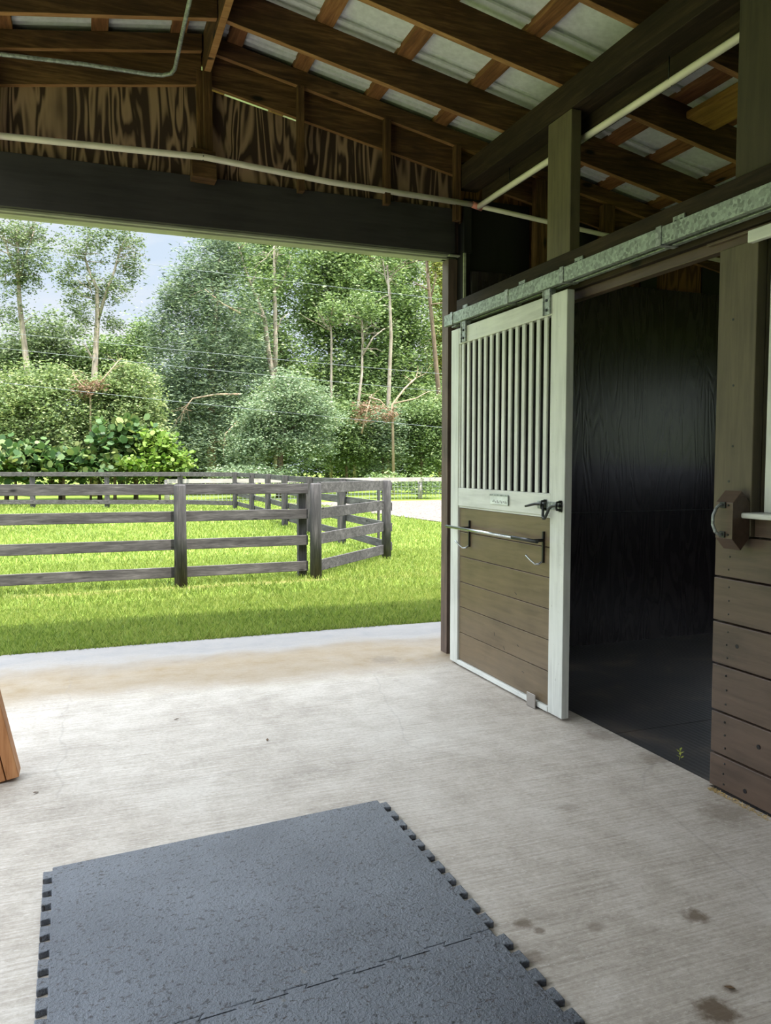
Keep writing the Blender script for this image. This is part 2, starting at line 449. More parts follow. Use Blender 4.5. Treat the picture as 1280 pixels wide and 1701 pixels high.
# ------------------------------------------------------------------ gable wall at the far end
YG = 4.97
ZP, XR, SR, SL = 3.73, .735, .194, .165        # rafter underside at the ridge, ridge x, slopes
def zr(x): return ZP - SR*(x-XR) if x >= XR else ZP - SL*(XR-x)
wf = MB()
# plywood above the header, stopping a little short of the rafters; thin gap right of the king post
wf.prism([(-2.2, 3.0), (.70, 3.0), (.70, zr(.70)-.02), (-2.2, zr(-2.2)-.02)], 1, 5.0, 5.015)
wf.prism([(.70, 3.0), (1.30, 3.0), (1.30, zr(1.30)-.098), (.72, zr(.72)-.094)], 1, 5.0, 5.015)
wf.prism([(1.30, 3.0), (2.46, 3.0), (2.46, zr(2.46)-.03), (1.30, zr(1.30)-.03)], 1, 5.0, 5.015)
wfo = wf.build('wall_front', M['ply'], loc=(0, 5, 0), label='stained plywood gable wall over the wide barn opening', cat='wall', kind='structure')
st = MB()
# stall end of the same wall (window opening x 5.05-5.9)
st.box((2.50, 4.9, -.02), (5.05, 4.93, 2.67)); st.box((5.95, 4.9, -.02), (6.1, 4.93, 2.67)); st.box((5.05, 4.9, -.02), (5.95, 4.93, 1.30)); st.box((5.05,4.9,2.5),(5.95,4.93,2.67))
st.build('stall_lining', M['plystall'], wfo, label='glossy black painted plywood lining of the stall', bevel=.003)
sm = MB(); sm.box((2.55, 4.893, .985), (4.95, 4.902, .993)); sm.build('lining_seam', M['iron'], wfo)
up_ = MB(); up_.prism([(2.46, 2.2), (5.05, 2.2), (5.05,zr(5.05)-.02), (2.46, zr(2.46)-.02)], 1, 5.0, 5.015)
up_.prism([(5.05, 2.5), (6.1, 2.5), (6.1,zr(6.1)-.02), (5.05, zr(5.05)-.02)], 1, 5.0, 5.015)
up_.build('upper_plywood', M['plyraw'], wfo)
for xa_, xb_ in ((-1.4, XR), (XR, 6.1)):
    eb = MB(); eb.hexa([(xa_,5.02,zr(xa_)+.05),(xb_,5.02,zr(xb_)+.05),(xb_,5.04,zr(xb_)+.05),(xa_,5.04,zr(xa_)+.05),(xa_,5.02,zr(xa_)+.228),(xb_,5.02,zr(xb_)+.228),(xb_,5.04,zr(xb_)+.228),(xa_,5.04,zr(xa_)+.228)])
    eb.build('eave_blocking', M['rafter_x'], wfo)
bp = MB()
for x0, x1, za, zb in ((2.48,3.0,2.66,3.18),(3.35,3.58,2.66,3.2),(3.98,4.13,2.66,3.0),(4.57,4.75,2.66,3.0)):
    bp.box((x0, 4.985, za), (x1, 5.0, zb))
bp.build('black_panel', M['flatblack'], wfo)  # thin black boards over parts of the upper plywood

hd = MB(); hd.box((-3.0, 4.955, 2.79), (2.40, 4.998, 3.09))
hdo = hd.build('opening_header', M['dkbeam_x'], label='dark painted header beam across the top of the wide opening', cat='beam', bevel=.004)
t_ = MB(); t_.box((-3.0, 5.02, 2.765), (2.44, 5.05, 2.80)); t_.box((-3.0, 5.08, 2.785), (2.44, 5.14, 2.83)); t_.box((-3.0, 4.99, 2.775), (2.44, 5.15, 2.79))
t_.box((2.36, 4.96, 2.775), (2.46, 5.12, 2.785))
t_.build('door_track_trim', M['trim'], label='grey green trim strips under the dark header of the opening', cat='trim', bevel=.002)

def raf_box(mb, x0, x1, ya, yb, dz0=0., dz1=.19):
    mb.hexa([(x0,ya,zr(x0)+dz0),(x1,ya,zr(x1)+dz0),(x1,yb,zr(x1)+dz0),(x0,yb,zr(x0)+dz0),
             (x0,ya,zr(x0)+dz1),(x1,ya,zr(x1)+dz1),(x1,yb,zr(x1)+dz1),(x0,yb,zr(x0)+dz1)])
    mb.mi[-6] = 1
rafter_names = {5: 'end', 0: 'x'}
RY = [4.40, 3.77, 3.145, 2.52, 1.90, 1.27, .65]
ordn = ['first', 'second', 'third', 'fourth', 'fifth', 'sixth', 'seventh']
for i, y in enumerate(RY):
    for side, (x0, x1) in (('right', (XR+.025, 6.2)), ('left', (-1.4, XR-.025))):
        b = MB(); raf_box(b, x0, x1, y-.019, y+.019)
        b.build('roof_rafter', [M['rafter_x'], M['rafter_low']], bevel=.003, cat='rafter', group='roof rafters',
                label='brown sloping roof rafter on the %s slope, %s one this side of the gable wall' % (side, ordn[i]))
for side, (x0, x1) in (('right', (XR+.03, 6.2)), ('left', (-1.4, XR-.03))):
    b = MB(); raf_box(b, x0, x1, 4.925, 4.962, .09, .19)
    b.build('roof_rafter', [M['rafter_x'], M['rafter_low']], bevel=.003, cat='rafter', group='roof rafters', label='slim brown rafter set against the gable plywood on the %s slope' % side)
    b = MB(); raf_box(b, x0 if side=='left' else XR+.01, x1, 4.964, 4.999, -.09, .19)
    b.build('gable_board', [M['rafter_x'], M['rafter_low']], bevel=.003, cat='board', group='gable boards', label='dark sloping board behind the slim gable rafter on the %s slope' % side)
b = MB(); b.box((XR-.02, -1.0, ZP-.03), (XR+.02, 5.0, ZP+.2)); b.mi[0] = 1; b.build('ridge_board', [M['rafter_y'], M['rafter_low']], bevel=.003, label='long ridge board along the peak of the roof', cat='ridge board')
PX = [('right', x) for x in (.90, 1.31, 1.79, 2.27, 2.76, 3.25, 3.60, 4.05, 4.5, 5.0, 5.5, 6.0)] + [('left', x) for x in (.57, .13, -.37, -.85, -1.30)]
od2 = ['first','second','third','fourth','fifth','sixth','seventh','eighth','ninth','tenth','eleventh','twelfth']
cnt = {'right': 0, 'left': 0}
for side, x in PX:
    b = MB(); w = .046; dz = .1905
    b.hexa([(x-w,-1.0,zr(x-w)+dz),(x+w,-1.0,zr(x+w)+dz),(x+w,6.05,zr(x+w)+dz),(x-w,6.05,zr(x-w)+dz),
            (x-w,-1.0,zr(x-w)+dz+.036),(x+w,-1.0,zr(x+w)+dz+.036),(x+w,6.05,zr(x+w)+dz+.036),(x-w,6.05,zr(x-w)+dz+.036)])
    b.build('roof_purlin', M['purlin'], bevel=.002, cat='purlin', group='roof purlins',
            label='flat reddish brown purlin under the white roof sheets, %s one %s of the ridge' % (od2[cnt[side]], side))
    cnt[side] += 1
# ribbed sheet roof
rb = MB(); prof = []
y = -1.05
while y < 6.0:
    prof += [(y, 0), (y+.10, 0), (y+.115, .022), (y+.145, .022), (y+.16, 0)]; y += .3075
prof.append((6.1, 0))
for sgn in (1, -1):
    xa, xb = (XR-.005, 6.4) if sgn == 1 else (-1.45, XR+.005)
    vs = []
    for (yy, h) in prof: vs += [(xa, yy, zr(xa)+.229+h), (xb, yy, zr(xb)+.229+h)]
    n = len(prof)
    top = [(x, y_, z+.004) for x, y_, z in vs]
    rb.add(vs, [(2*i, 2*i+1, 2*i+3, 2*i+2) for i in range(n-1)])
    rb.add(top, [(2*i, 2*i+2, 2*i+3, 2*i+1) for i in range(n-1)])
    for ry in RY + [4.93]:       # lapped sheet seams hanging a little below the sheet
        rb.hexa([(xa,ry-.070,zr(xa)+.226-.009),(xb,ry-.070,zr(xb)+.226-.009),(xb,ry-.040,zr(xb)+.226-.009),(xa,ry-.040,zr(xa)+.226-.009),
                 (xa,ry-.072,zr(xa)+.2295),(xb,ry-.072,zr(xb)+.2295),(xb,ry-.038,zr(xb)+.2295),(xa,ry-.038,zr(xa)+.2295)])
rb.build('ceiling', M['roof'], loc=(0,0,3.9), label='white ribbed sheet metal roof seen from below', cat='roof', kind='structure')

# studs on the gable, king post
b = MB(); b.box((XR-.025, 4.925, 3.10), (XR+.025, 4.96, ZP+.05)); b.box((XR-.062, 4.963, 3.05),(XR-.02, 4.998, 3.72))
b.build('king_post', M['rafter_z'], bevel=.003, label='dark vertical post below the roof peak on the gable', cat='post')
for i, (x, z0, lab) in enumerate(((1.305, 3.06, 'brown stud on the gable plywood, nearest right of the peak'), (1.885, 3.05, 'brown stud on the gable plywood, halfway between peak and corner'), (2.395, 3.0, 'brown stud on the gable plywood in the corner under the beam'))):
    b = MB(); b.hexa([(x-.02,4.90,z0),(x+.02,4.90,z0),(x+.02,4.953,z0),(x-.02,4.953,z0),(x-.02,4.90,zr(x-.02)-.002+.088),(x+.02,4.90,zr(x+.02)-.002+.088),(x+.02,4.953,zr(x+.02)+.086),(x-.02,4.953,zr(x-.02)+.086)])
    b.build('gable_stud', M['rafter_z'], bevel=.002, label=lab, cat='stud', group='gable studs')
for x, lab in ((3.05, 'brown stud high on the stall end wall, left of the sloping olive post'), (3.62, 'brown stud high on the stall end wall, right of the olive post'), (-.45,'dark stud at the left end of the gable plywood')):
    z0 = 2.66 if x > 2 else 3.095
    b = MB(); b.box((x-.05 if x > 2 else x-.02, 4.90, z0), (x+.05 if x > 2 else x+.02, 4.953, zr(x)+.07)); b.build('gable_stud', M['rafter_z'], bevel=.002, label=lab.replace('sloping ', ''), cat='stud', group='gable studs')
b = MB(); b.hexa([(.628,4.85,3.05),(.772,4.85,3.045),(.772,4.955,3.045),(.628,4.955,3.05),(.628,4.895,3.235),(.772,4.895,3.225),(.772,4.955,3.225),(.628,4.955,3.235)])
bo = b.build('conduit_block', M['rafter_x'], bevel=.003, label='short wooden block behind the white pipe on the header', cat='block')

# jamb at the right end of the opening
b = MB(); b.box((2.37, 5.0, 0), (2.44, 5.10, 2.764)); b.box((2.402, 4.99, 2.80), (2.441, 5.018, 3.1)); b.build('door_jamb', M['jamb'], bevel=.003, label='brown jamb post at the right side of the wide opening', cat='post')
b = MB(); b.box((2.442, 4.93, 0), (2.50, 5.10, 3.0)); b.box((2.44,4.905,2.79),(2.50,4.93,3.1))
b.build('corner_light_block', M['flatblack'], bevel=.003, label='dark filler added to block light where the stall front meets the gable', cat='post')  # added to block daylight between jamb and stall lining
b = MB(); b.box((2.447, 4.915, 2.46), (2.463, 4.929, 2.80)); b.build('corner_strip', M['trim'], label='narrow pale strip on the dark corner filler', cat='trim')

# ------------------------------------------------------------------ beam over the stall fronts, posts
b = MB(); b.box((2.42, -1.0, 3.215), (2.56, 4.955, 3.368)); b.build('stall_front_board', M['dkbeam_y'], bevel=.004, label='upper weathered board of the long beam over the stall fronts', cat='beam')
b = MB(); b.box((2.562, -1.0, 3.11), (2.60, 4.88, 3.365)); b.build('recessed_beam', M['dkbeam_y'], bevel=.004, label='lower recessed dark beam with the white pipe under it', cat='beam')
b = MB(); b.box((2.422, 3.615, 2.462), (2.485, 3.838, 3.213)); b.build('stall_post', M['post'], bevel=.005, label='olive brown post standing on the track board under the beam', cat='post')
b = MB(); b.box((2.422, 2.29, 2.462), (2.487, 2.478, 3.213)); b.build('stall_post', M['post_shaded'], bevel=.005, label='dark post with painted-in shade rising to the beam at the right edge', cat='post')
# stall front wall: horizontal planks, jamb board, header boards
w = MB(); zs = [.006, .15, .329, .526, .704, .888, 1.063]
for i in range(6):
    z0, z1 = zs[i]+.0035, zs[i+1]-.0035
    w.box((2.42+.004*random.random(), -.9, z0), (2.455, 2.53+.006*random.random(), z1))
w.box((2.42, -.9, 1.067), (2.455, 2.33, 1.139))
wr = w.build('wall_right', M['wallpaint'], loc=(2.42, 0, 0), bevel=.004, label='taupe brown plank stall front on the right', cat='wall', kind='structure')
n_ = MB()
for i in range(6):
    for k in range(3):
        zc = zs[i] + (zs[i+1]-zs[i])*(.2+.3*k)
        for yy in (2.452,):
            n_.tube([(2.4235, yy+random.uniform(-.006,.006), zc), (2.4195, yy, zc)], .0042, 8)
for yy, zz in ((2.45,1.92),(2.44,1.66),(2.435,1.42),(2.45,1.28)): n_.tube([(2.4085, yy, zz), (2.4035, yy, zz)], .005, 8)
n_.build('nail_head', M['iron'], wr)
k_ = MB()
for (yy, zz) in ((2.28,.25),(2.34,.05),(2.22,.55),(2.40,.62)):
    k_.tube([(2.4235, yy, zz), (2.4193, yy, zz)], .009, 9)
k_.build('knot_hole', M['flatblack'], wr)
j = MB(); j.box((2.405, 2.335, 1.067), (2.452, 2.53, 2.205)); j.build('jamb_board', M['post'], wr, bevel=.004)
bk = MB(); bk.box((2.456, 2.335, .0), (2.56, 2.50, 2.24)); bk.build('jamb_post', M['post'], wr, bevel=.004)
h = MB(); h.box((2.385, -1.0, 2.252), (2.42, 4.90, 2.46)); 
hb = h.build('track_board', M['dkbeam_y'], bevel=.004, label='long dark board carrying the galvanised track', cat='board')
h = MB(); h.box((2.422, -.9, 2.208), (2.47, 4.90, 2.461)); h.box((2.40,-.9,2.238),(2.4215,2.6,2.251)); h.build('stall_header', M['wallpaint'], bevel=.003, label='brown header above the stall opening behind the track', cat='beam')

w = MB(); w.box((-3.2, -1.15, 0), (6.2, -1.1, 2.9)); w.prism([(-2.0,2.9),(6.2,2.9),(6.2,zr(6.2)+.15),(XR,zr(XR)+.15),(-2.0,zr(-2.0)+.15)], 1, -1.15, -1.1)
w.build('rear_light_block', M['flatblack'], label='unseen black wall added at the rear of the aisle to block light', cat='wall', kind='structure')  # unseen wall added to keep light from behind off the aisle
w = MB(); w.prism([(-1.1, 0), (.9, 0), (.9, 3.42), (-1.1, 3.42)], 0, -1.09, -1.05)
w.build('wall_left', M['wallpaint'], label='plank stall front on the left of the aisle', cat='wall', kind='structure')
# back outer wall of stalls (with window openings)
w = MB(); w.box((6.1, -.9, 0), (6.13, 5.0, 1.25)); w.box((6.1, -.9, 2.25), (6.13, 5.0, 2.85)); w.box((6.1, -.9, 1.25), (6.13, .9, 2.25)); w.box((6.1, 3.3, 1.25), (6.13, 5.0, 2.25))
w.build('wall_back', M['plystall'], label='dark outer wall at the back of the stalls', cat='wall', kind='structure')

# right stall window grille
wd = empty('window_1', (2.42, 1.6, 1.139), 'pale framed grille window of the nearer stall at the right edge', 'window', kind='structure')
b = MB(); b.box((2.36, -.5, 1.14), (2.47, 2.345, 1.162)); b.build('window_sill', M['frame_y'], wd, bevel=.008)
b = MB(); b.box((2.375, -.5, 2.19), (2.404, 2.36, 2.236)); b.build('window_head', M['frame_y'], wd, bevel=.004)
b = MB(); b.box((2.425, 2.245, 1.163), (2.46, 2.292, 2.19)); b.build('window_stile', M['frame'], wd, bevel=.003)
for i in range(22):
    b = MB(); y = 2.17-.085*i; b.box((2.432, y-.016, 1.163), (2.452, y+.016, 2.19)); b.build('window_bar', M['frame'], wd)

# ------------------------------------------------------------------ sliding track
tr = empty('sliding_door_track', (2.33, 3.5, 2.27), 'long galvanised box track over the sliding stall door', 'door track')
b = MB()
prof = [(2.283,2.272),(2.312,2.272),(2.312,2.278),(2.289,2.278),(2.289,2.338),(2.362,2.338),(2.362,2.278),(2.339,2.278),(2.339,2.272),(2.368,2.272),(2.368,2.345),(2.283,2.345)]
b.prism(prof, 1, -.9, 4.88); b.build('track_channel', M['galv'], tr, bevel=.002)
for y in (4.76, 4.033, 3.474, 2.748, 2.1, 1.3):
    b = MB()
    b.prism([(2.278,2.268),(2.373,2.268),(2.373,2.350),(2.384,2.35),(2.384,2.40),(2.378,2.40),(2.378,2.355),(2.278,2.35)], 1, y-.017, y+.017)
    b.box((2.374, y-.045, 2.352), (2.3845, y+.025, 2.405)); bb = b.build('track_bracket', M['galv2'], tr, bevel=.002)
    for dy in (-.03, .008):
        b = MB(); b.tube([(2.376, y+dy, 2.380), (2.371, y+dy, 2.380)], .008, 6); b.build('bracket_bolt', M['iron'], bb)

# ------------------------------------------------------------------ sliding stall door
X0, X1 = 2.30, 2.345
Y0, Y1 = 3.448, 4.80
dr = empty('sliding_stall_door', (2.32, 4.12, 0.01), 'sliding stall door with pale frame, barred top and brown plank bottom', 'stall door')
for (a, c) in ((Y0, 3.582), (4.688, Y1)):
    b = MB(); b.box((X0, a, .012), (X1, c, 2.236)); b.build('door_stile', M['frame'], dr, bevel=.004)
b = MB(); b.box((X0+.001, 3.583, 2.130), (X1-.001, 4.687, 2.235)); b.build('top_rail', M['frame_y'], dr, bevel=.003)
b = MB(); b.box((X0+.001, 3.583, 1.073), (X1-.001, 4.687, 1.192)); b.build('middle_rail', M['frame_y'], dr, bevel=.003)
b = MB(); b.box((X0+.008, 3.583, 1.062), (X1-.002, 4.687, 1.072)); b.build('rail_bead', M['frame_y'], dr)
b = MB(); b.box((X0-.002, 3.583, .012), (X1, 4.687, .040)); b.build('bottom_channel', M['frame_y'], dr, bevel=.002)
nb = 14
for i in range(nb):
    y = 3.655 + (4.640-3.655)*i/(nb-1)
    b = MB(); b.box((X0+.006, y-.017, 1.192), (X0+.019, y+.017, 2.130)); b.build('grille_bar', M['frame'], dr, bevel=.004)
b = MB(); b.box((X0+.006, 3.583, 1.192), (X0+.034, 3.603, 2.130)); b.box((X0+.006, 4.672, 1.192), (X0+.034, 4.687, 2.130)); b.build('grille_edge', M['frame'], dr, bevel=.003)
zb = [.040, .228, .400, .568, .739, .902, 1.062]
p = MB()
for i in range(6): p.box((X0+.013, 3.584, zb[i]+.0015), (X0+.033, 4.686, zb[i+1]-.0015))
pn = p.build('plank_panel', M['panelpaint'], dr, bevel=.003)
g = MB()
for (y, z, a) in ((3.95,.60,.4),(4.08,.25,.8),(3.86,.16,.2),(4.2,.31,1.2),(3.92,.30,.3)):
    g.bar((X0+.0135, y-.012*math.cos(a), z-.012*math.sin(a)), (X0+.0135, y+.012*math.cos(a), z+.012*math.sin(a)), .002, .004)
g.build('panel_scuff', M['iron'], pn)
# hangers
for y in (4.607, 3.627):
    b = MB(); b.box((X0-.006, y-.035, 2.135), (X0-.0005, y+.035, 2.266)); b.box((X0-.012, y-.035, 2.135), (X0-.006, y-.027, 2.266)); b.box((X0-.012, y+.027, 2.135), (X0-.006, y+.035, 2.266))
    b.box((X0-.008, y-.03, 2.236), (X0+.03, y+.03, 2.268))
    hh = b.build('door_hanger', M['galv2'], dr, bevel=.0015)
    for z in (2.16, 2.21):
        b = MB(); b.tube([(X0-.004, y, z), (X0-.013, y, z)], .008, 6); b.build('hanger_bolt', M['iron'], hh)
# name plate with faint marks
b = MB(); b.box((X0-.006, 4.018, 1.107), (X0-.0005, 4.234, 1.163)); np_ = b.build('name_plate', M['nameplate'], dr, bevel=.002, label='small white name plate with faint marks')
b = MB(); b.box((X0-.009, 4.012, 1.158), (X0-.005, 4.238, 1.168)); b.box((X0-.009,4.012,1.104),(X0-.005,4.018,1.16)); b.build('plate_rim', M['galv2'], np_)
b = MB()
for k, (yy, zz, hgt) in enumerate(((4.20,1.124,.008),(4.185,1.128,.014),(4.165,1.122,.01),(4.145,1.125,.016),(4.13,1.121,.007),(4.11,1.127,.012),(4.09,1.122,.012),(4.07,1.126,.009),(4.05,1.123,.014),(4.035,1.121,.007))):
    b.box((X0-.0068, yy-.004, zz-hgt/2), (X0-.0058, yy+.002, zz+hgt/2))
b.build('plate_marks', M['ink'], np_)
# latch
la = MB(); la.box((X0-.005, 3.468, 1.108), (X0-.0005, 3.70, 1.150)); lo = la.build('latch_plate', M['galv2'], dr, bevel=.002)
la = MB(); XL = X0-.022
la.tube([(XL-.012,3.775,1.117),(XL-.010,3.74,1.123),(XL-.004,3.69,1.133),(XL,3.64,1.135),(XL,3.617,1.128),(XL-.006,3.605,1.10),(XL-.012,3.598,1.075),(XL-.016,3.585,1.060),(XL-.016,3.572,1.062),(XL-.012,3.560,1.085),(XL-.004,3.550,1.115),(XL,3.53,1.128),(XL,3.50,1.133),(XL,3.455,1.133)], [.006,.007,.0075,.008,.008,.008,.008,.008,.008,.008,.008,.008,.008,.008], 10)
la.build('latch_bolt', M['iron'], lo)
for y in (3.62, 3.475):
    la = MB(); la.tube([(X0-.004,y,1.109),(X0-.028,y,1.112),(X0-.034,y,1.132),(X0-.028,y,1.150),(X0-.004,y,1.154)], .006, 8); la.box((X0-.008,y-.012,1.10),(X0-.004,y+.012,1.16)); la.build('latch_staple', M['iron'], lo)
# floor guide
b = MB(); b.box((X0-.020, 3.677, -.0), (X0-.014, 3.765, .078)); b.box((X0-.020, 3.677, 0), (X0+.02, 3.765, .005))
b.build('door_guide', M['guide'], bevel=.002, label='small steel guide plate at the foot of the sliding door', cat='door guide')
# blanket bar
bb = empty('blanket_bar', (2.28, 4.1, .81), 'steel blanket bar with hooks across the brown door planks', 'blanket bar')
b = MB(); b.tube([(2.235, 4.727, .936), (2.235, 3.86, .937)], .0095, 12); b.build('rod', M['chrome'], bb, label='shiny steel rod')
b = MB(); b.tube([(2.235, 3.862, .937), (2.235, 3.60, .937)], .0105, 12); b.build('rod_dark_end', M['blacksteel'], bb, label='black section of the rod')  # black length at one end of the rod
for y in (4.533, 3.653):
    b = MB(); b.box((X0+.001, y-.006, .815), (X0+.0125, y+.006, .985)); b.box((2.240, y-.005, .928), (X0+.003, y+.005, .946)); bs = b.build('bar_bracket', M['blacksteel'], bb)
    b = MB(); b.tube([(X0+.004, y, .822), (X0-.012, y+.012, .806), (X0-.030, y+.022, .806), (X0-.046, y+.045, .826), (X0-.062, y+.066, .852)], [.006,.0065,.006,.005,.006], 8); b.build('bracket_hook', M['chrome'], bs)

# hexagonal block with pull handle
hx = empty('wooden_handle_block', (2.375, 2.40, 1.0), 'hexagonal brown wooden block with a metal pull on the stall jamb', 'handle block')
b = MB(); b.prism([(2.404,1.199),(2.362,1.246),(2.318,1.200),(2.318,1.060),(2.362,1.014),(2.404,1.060)], 1, 2.338, 2.425); b.build('block_body', M['wallpaint'], hx, bevel=.002)
b = MB()
b.tube([(2.318,2.385,1.190),(2.300,2.388,1.190),(2.288,2.390,1.180),(2.276,2.394,1.150),(2.275,2.394,1.115),(2.286,2.390,1.085),(2.300,2.388,1.075),(2.318,2.385,1.075)], [.006,.006,.0065,.0065,.0065,.0065,.006,.006], 10)
hp = b.build('pull_handle', M['galv2'], hx)
for z in (1.190, 1.075):
    b = MB(); b.box((2.311, 2.372, z-.012), (2.3185, 2.400, z+.012)); b.build('handle_foot', M['iron'], hp, bevel=.002)
    b = MB(); b.tube([(2.3185, 2.360, z), (2.313, 2.360, z)], .004, 8); b.build('handle_screw', M['iron'], hp)

# ------------------------------------------------------------------ pipes
pi = empty('white_conduit', (.7, 4.93, 3.1), 'white plastic pipe running along the header and over the stall', 'pipe')
b = MB(); b.tube([(-2.2,4.935,3.19),(-.41,4.935,3.163),(.70,4.845-.0,3.165),(1.5,4.92,3.145),(2.548,4.90,3.113)], .0185, 12); b.build('header_run', M['pvc'], pi)
b = MB(); b.tube([(2.545,4.905,3.103),(2.535,4.60,3.098),(2.545,2.66,3.098),(2.545,-.8,3.098)], .0185, 12); b.build('beam_run', M['pvc'], pi)
b = MB(); b.tube([(2.57,4.88,3.10),(3.5,4.885,3.022),(4.72,4.885,2.925),(6.0,4.885,2.83)], .0165, 12); b.build('stall_run', M['pvc'], pi)
b = MB(); b.tube([(2.50,4.90,3.115),(2.575,4.90,3.10)], .022, 12); b.build('pipe_joint', M['pvcjoint'], pi, label='pink stained joint')
for (x, y, z) in ((2.545,4.45,3.098),(2.545,3.0,3.098)):
    b = MB(); b.tube([(x+.014,y,z-.004),(x,y,z-.018),(x-.017,y,z),(x-.015,y,z+.05),(x-.016,y,z+.11)], .003, 6); b.build('pipe_strap', M['iron'], pi)
b = MB(); b.tube([(.69,4.85,3.19),(.69,4.828,3.165),(.69,4.85,3.143)], .004, 6); b.build('pipe_strap', M['iron'], pi)
b = MB()
pts = [(-2.2,4.885,3.50),(-.387,4.885,3.58),(.043,4.885,3.602),(.40,4.885,3.607),(.47,4.875,3.61),(.515,4.845,3.615),(.53,4.79,3.62),(.53,4.4,3.633),(.53,3.0,3.633),(.53,1.0,3.633)]
b.tube(pts, .0115, 10); b.build('grey_conduit', M['galv2'], label='thin grey metal conduit bending under the roof peak', cat='pipe')

# light coloured block of timber at the left edge
lt = empty('leaning_timber', (-.37, 3.66, 0), 'orange brown timber leaning at the left edge of the aisle', 'timber')
lean = Vector((-.20, 0, 1)).normalized()
for k, (xa, nm) in enumerate(((-.293, 0), (-.345, 1), (-.397, 1))):
    b = MB(); a = Vector((xa-.024, 3.655, .006+.01*(k==0))); b.bar(a, a+lean*2.6, .049, .10, up=(0,1,0)); b.build('timber_plank', M['lumber'], lt, bevel=.003)
b = MB(); b.box((-1.07, 3.55, 0), (-.96, 3.75, 3.3)); b.build('aisle_post', M['post'], bevel=.004, label='stall post on the left side of the aisle', cat='post')

# yellowed board above the stall
b = MB(); z0 = zr(3.42)+.085
b.prism([(3.27,z0+.04),(3.48,z0),(3.48,z0+.04),(3.27,z0+.08)], 1, 2.9, 3.73); b.build('yellow_board', M['yellow'], bevel=.008, label='short yellow mouldy board between rafters above the stall', cat='board')

# weed and straw
wv = MB()
base = Vector((2.50, 2.80, 0))
wv.tube([base, base+Vector((.004,-.005,.03)), base+Vector((-.006,-.012,.058))], [.0012,.001,.0006], 5)
for i in range(9):
    t = i/9; c = base+Vector((.004-.012*t,-.005-.006*t,.01+.046*t)); d = Vector((math.cos(i*2.4),math.sin(i*2.4),.5))*.019
    s = Vector((-d.y,d.x,0))*.3
    wv.add([c, c+d*.5+s, c+d, c+d*.5-s], [(0,1,2,3)])
M['weed'] = foliage('weed_leaf', [(170,180,80), (205,205,110)])
wv.build('weed_sprig', M['weed'], loc=base, label='tiny green weed sprig at the stall threshold', cat='weed')
sm = MB()
for i in range(220):
    yy = 2.50-.34*random.random()**1.5; xx = 2.412-.03*random.random()
    a = random.uniform(0, 3.14); l = random.uniform(.004, .014)
    sm.bar((xx-l*math.cos(a)/2, yy-l*math.sin(a)/2, .0015+.004*random.random()), (xx+l*math.cos(a)/2, yy+l*math.sin(a)/2, .0025+.005*random.random()), .002, .0012)
sm.build('straw_litter', M['straw'], loc=(2.4,2.4,0), label='scattered straw bits along the foot of the plank wall', cat='straw', kind='stuff')
M['deadleaf'] = plain('dead_leaf', (92,70,46), .8)
for i, (x, y, lab) in enumerate(((.42,4.20,'small dead leaf on the concrete, farthest from the mat'), (.80,3.72,'small dead leaf on the concrete, midway to the opening'), (.62,2.79,'small dead leaf just beyond the rubber mat edge'), (-.22,3.45,'small dead leaf near the orange timber'), (1.52,1.50,'small dark leaf on the concrete beside the second mat'))):
    a = i*1.3; d = Vector((math.cos(a), math.sin(a), 0))*.014; s = Vector((-d.y, d.x, 0))*.45; c = Vector((x, y, .002))
    b = MB(); b.add([c-d, c+s+Vector((0,0,.004)), c+d+Vector((0,0,.006)), c-s+Vector((0,0,.004)), c-d-Vector((0,0,.001)), c+s+Vector((0,0,.003)), c+d+Vector((0,0,.005)), c-s+Vector((0,0,.003))], [(0,1,2,3),(7,6,5,4),(0,4,5,1),(1,5,6,2),(2,6,7,3),(3,7,4,0)])
    b.build('dead_leaf', M['deadleaf'], loc=(x,y,0), label=lab, cat='leaf', group='leaves on the slab')

# ------------------------------------------------------------------ rubber mats with dovetail edges
def edge_tabs(p, q, out, pitch, depth, phase=0, start=.4):
    """dovetail outline from p to q; out = outward 2D unit vector"""
    p = Vector(p); q = Vector(q); L = (q-p).length; d = (q-p)/L; o = Vector(out)
    n = int(L/pitch); pts = []; off = (L-n*pitch)/2
    for i in range(n):
        s = off+i*pitch
        if phase: 
            pts += [p+d*(s+pitch*.26), p+d*(s+pitch*.17)+o*depth, p+d*(s+pitch*.83)+o*depth, p+d*(s+pitch*.74)]
        else:
            pts += [p+d*(s+pitch*.24), p+d*(s+pitch*.16)+o*depth, p+d*(s+pitch*.84)+o*depth, p+d*(s+pitch*.76)]
    return pts
def mat_poly(A, B, C_, D, tabs):
    """corners in order: far-left A, far-right B, near-right C, near-left D (clockwise seen from above)"""
    P = []; cs = [A, B, C_, D]
    for i in range(4):
        p, q = Vector(cs[i]), Vector(cs[(i+1)%4]); d = (q-p).normalized(); o = Vector((-d.y, d.x))
        P.append(p)
        if tabs[i]: P += edge_tabs(p, q, o*tabs[i][0], tabs[i][1], tabs[i][2])
    return P
T = .019
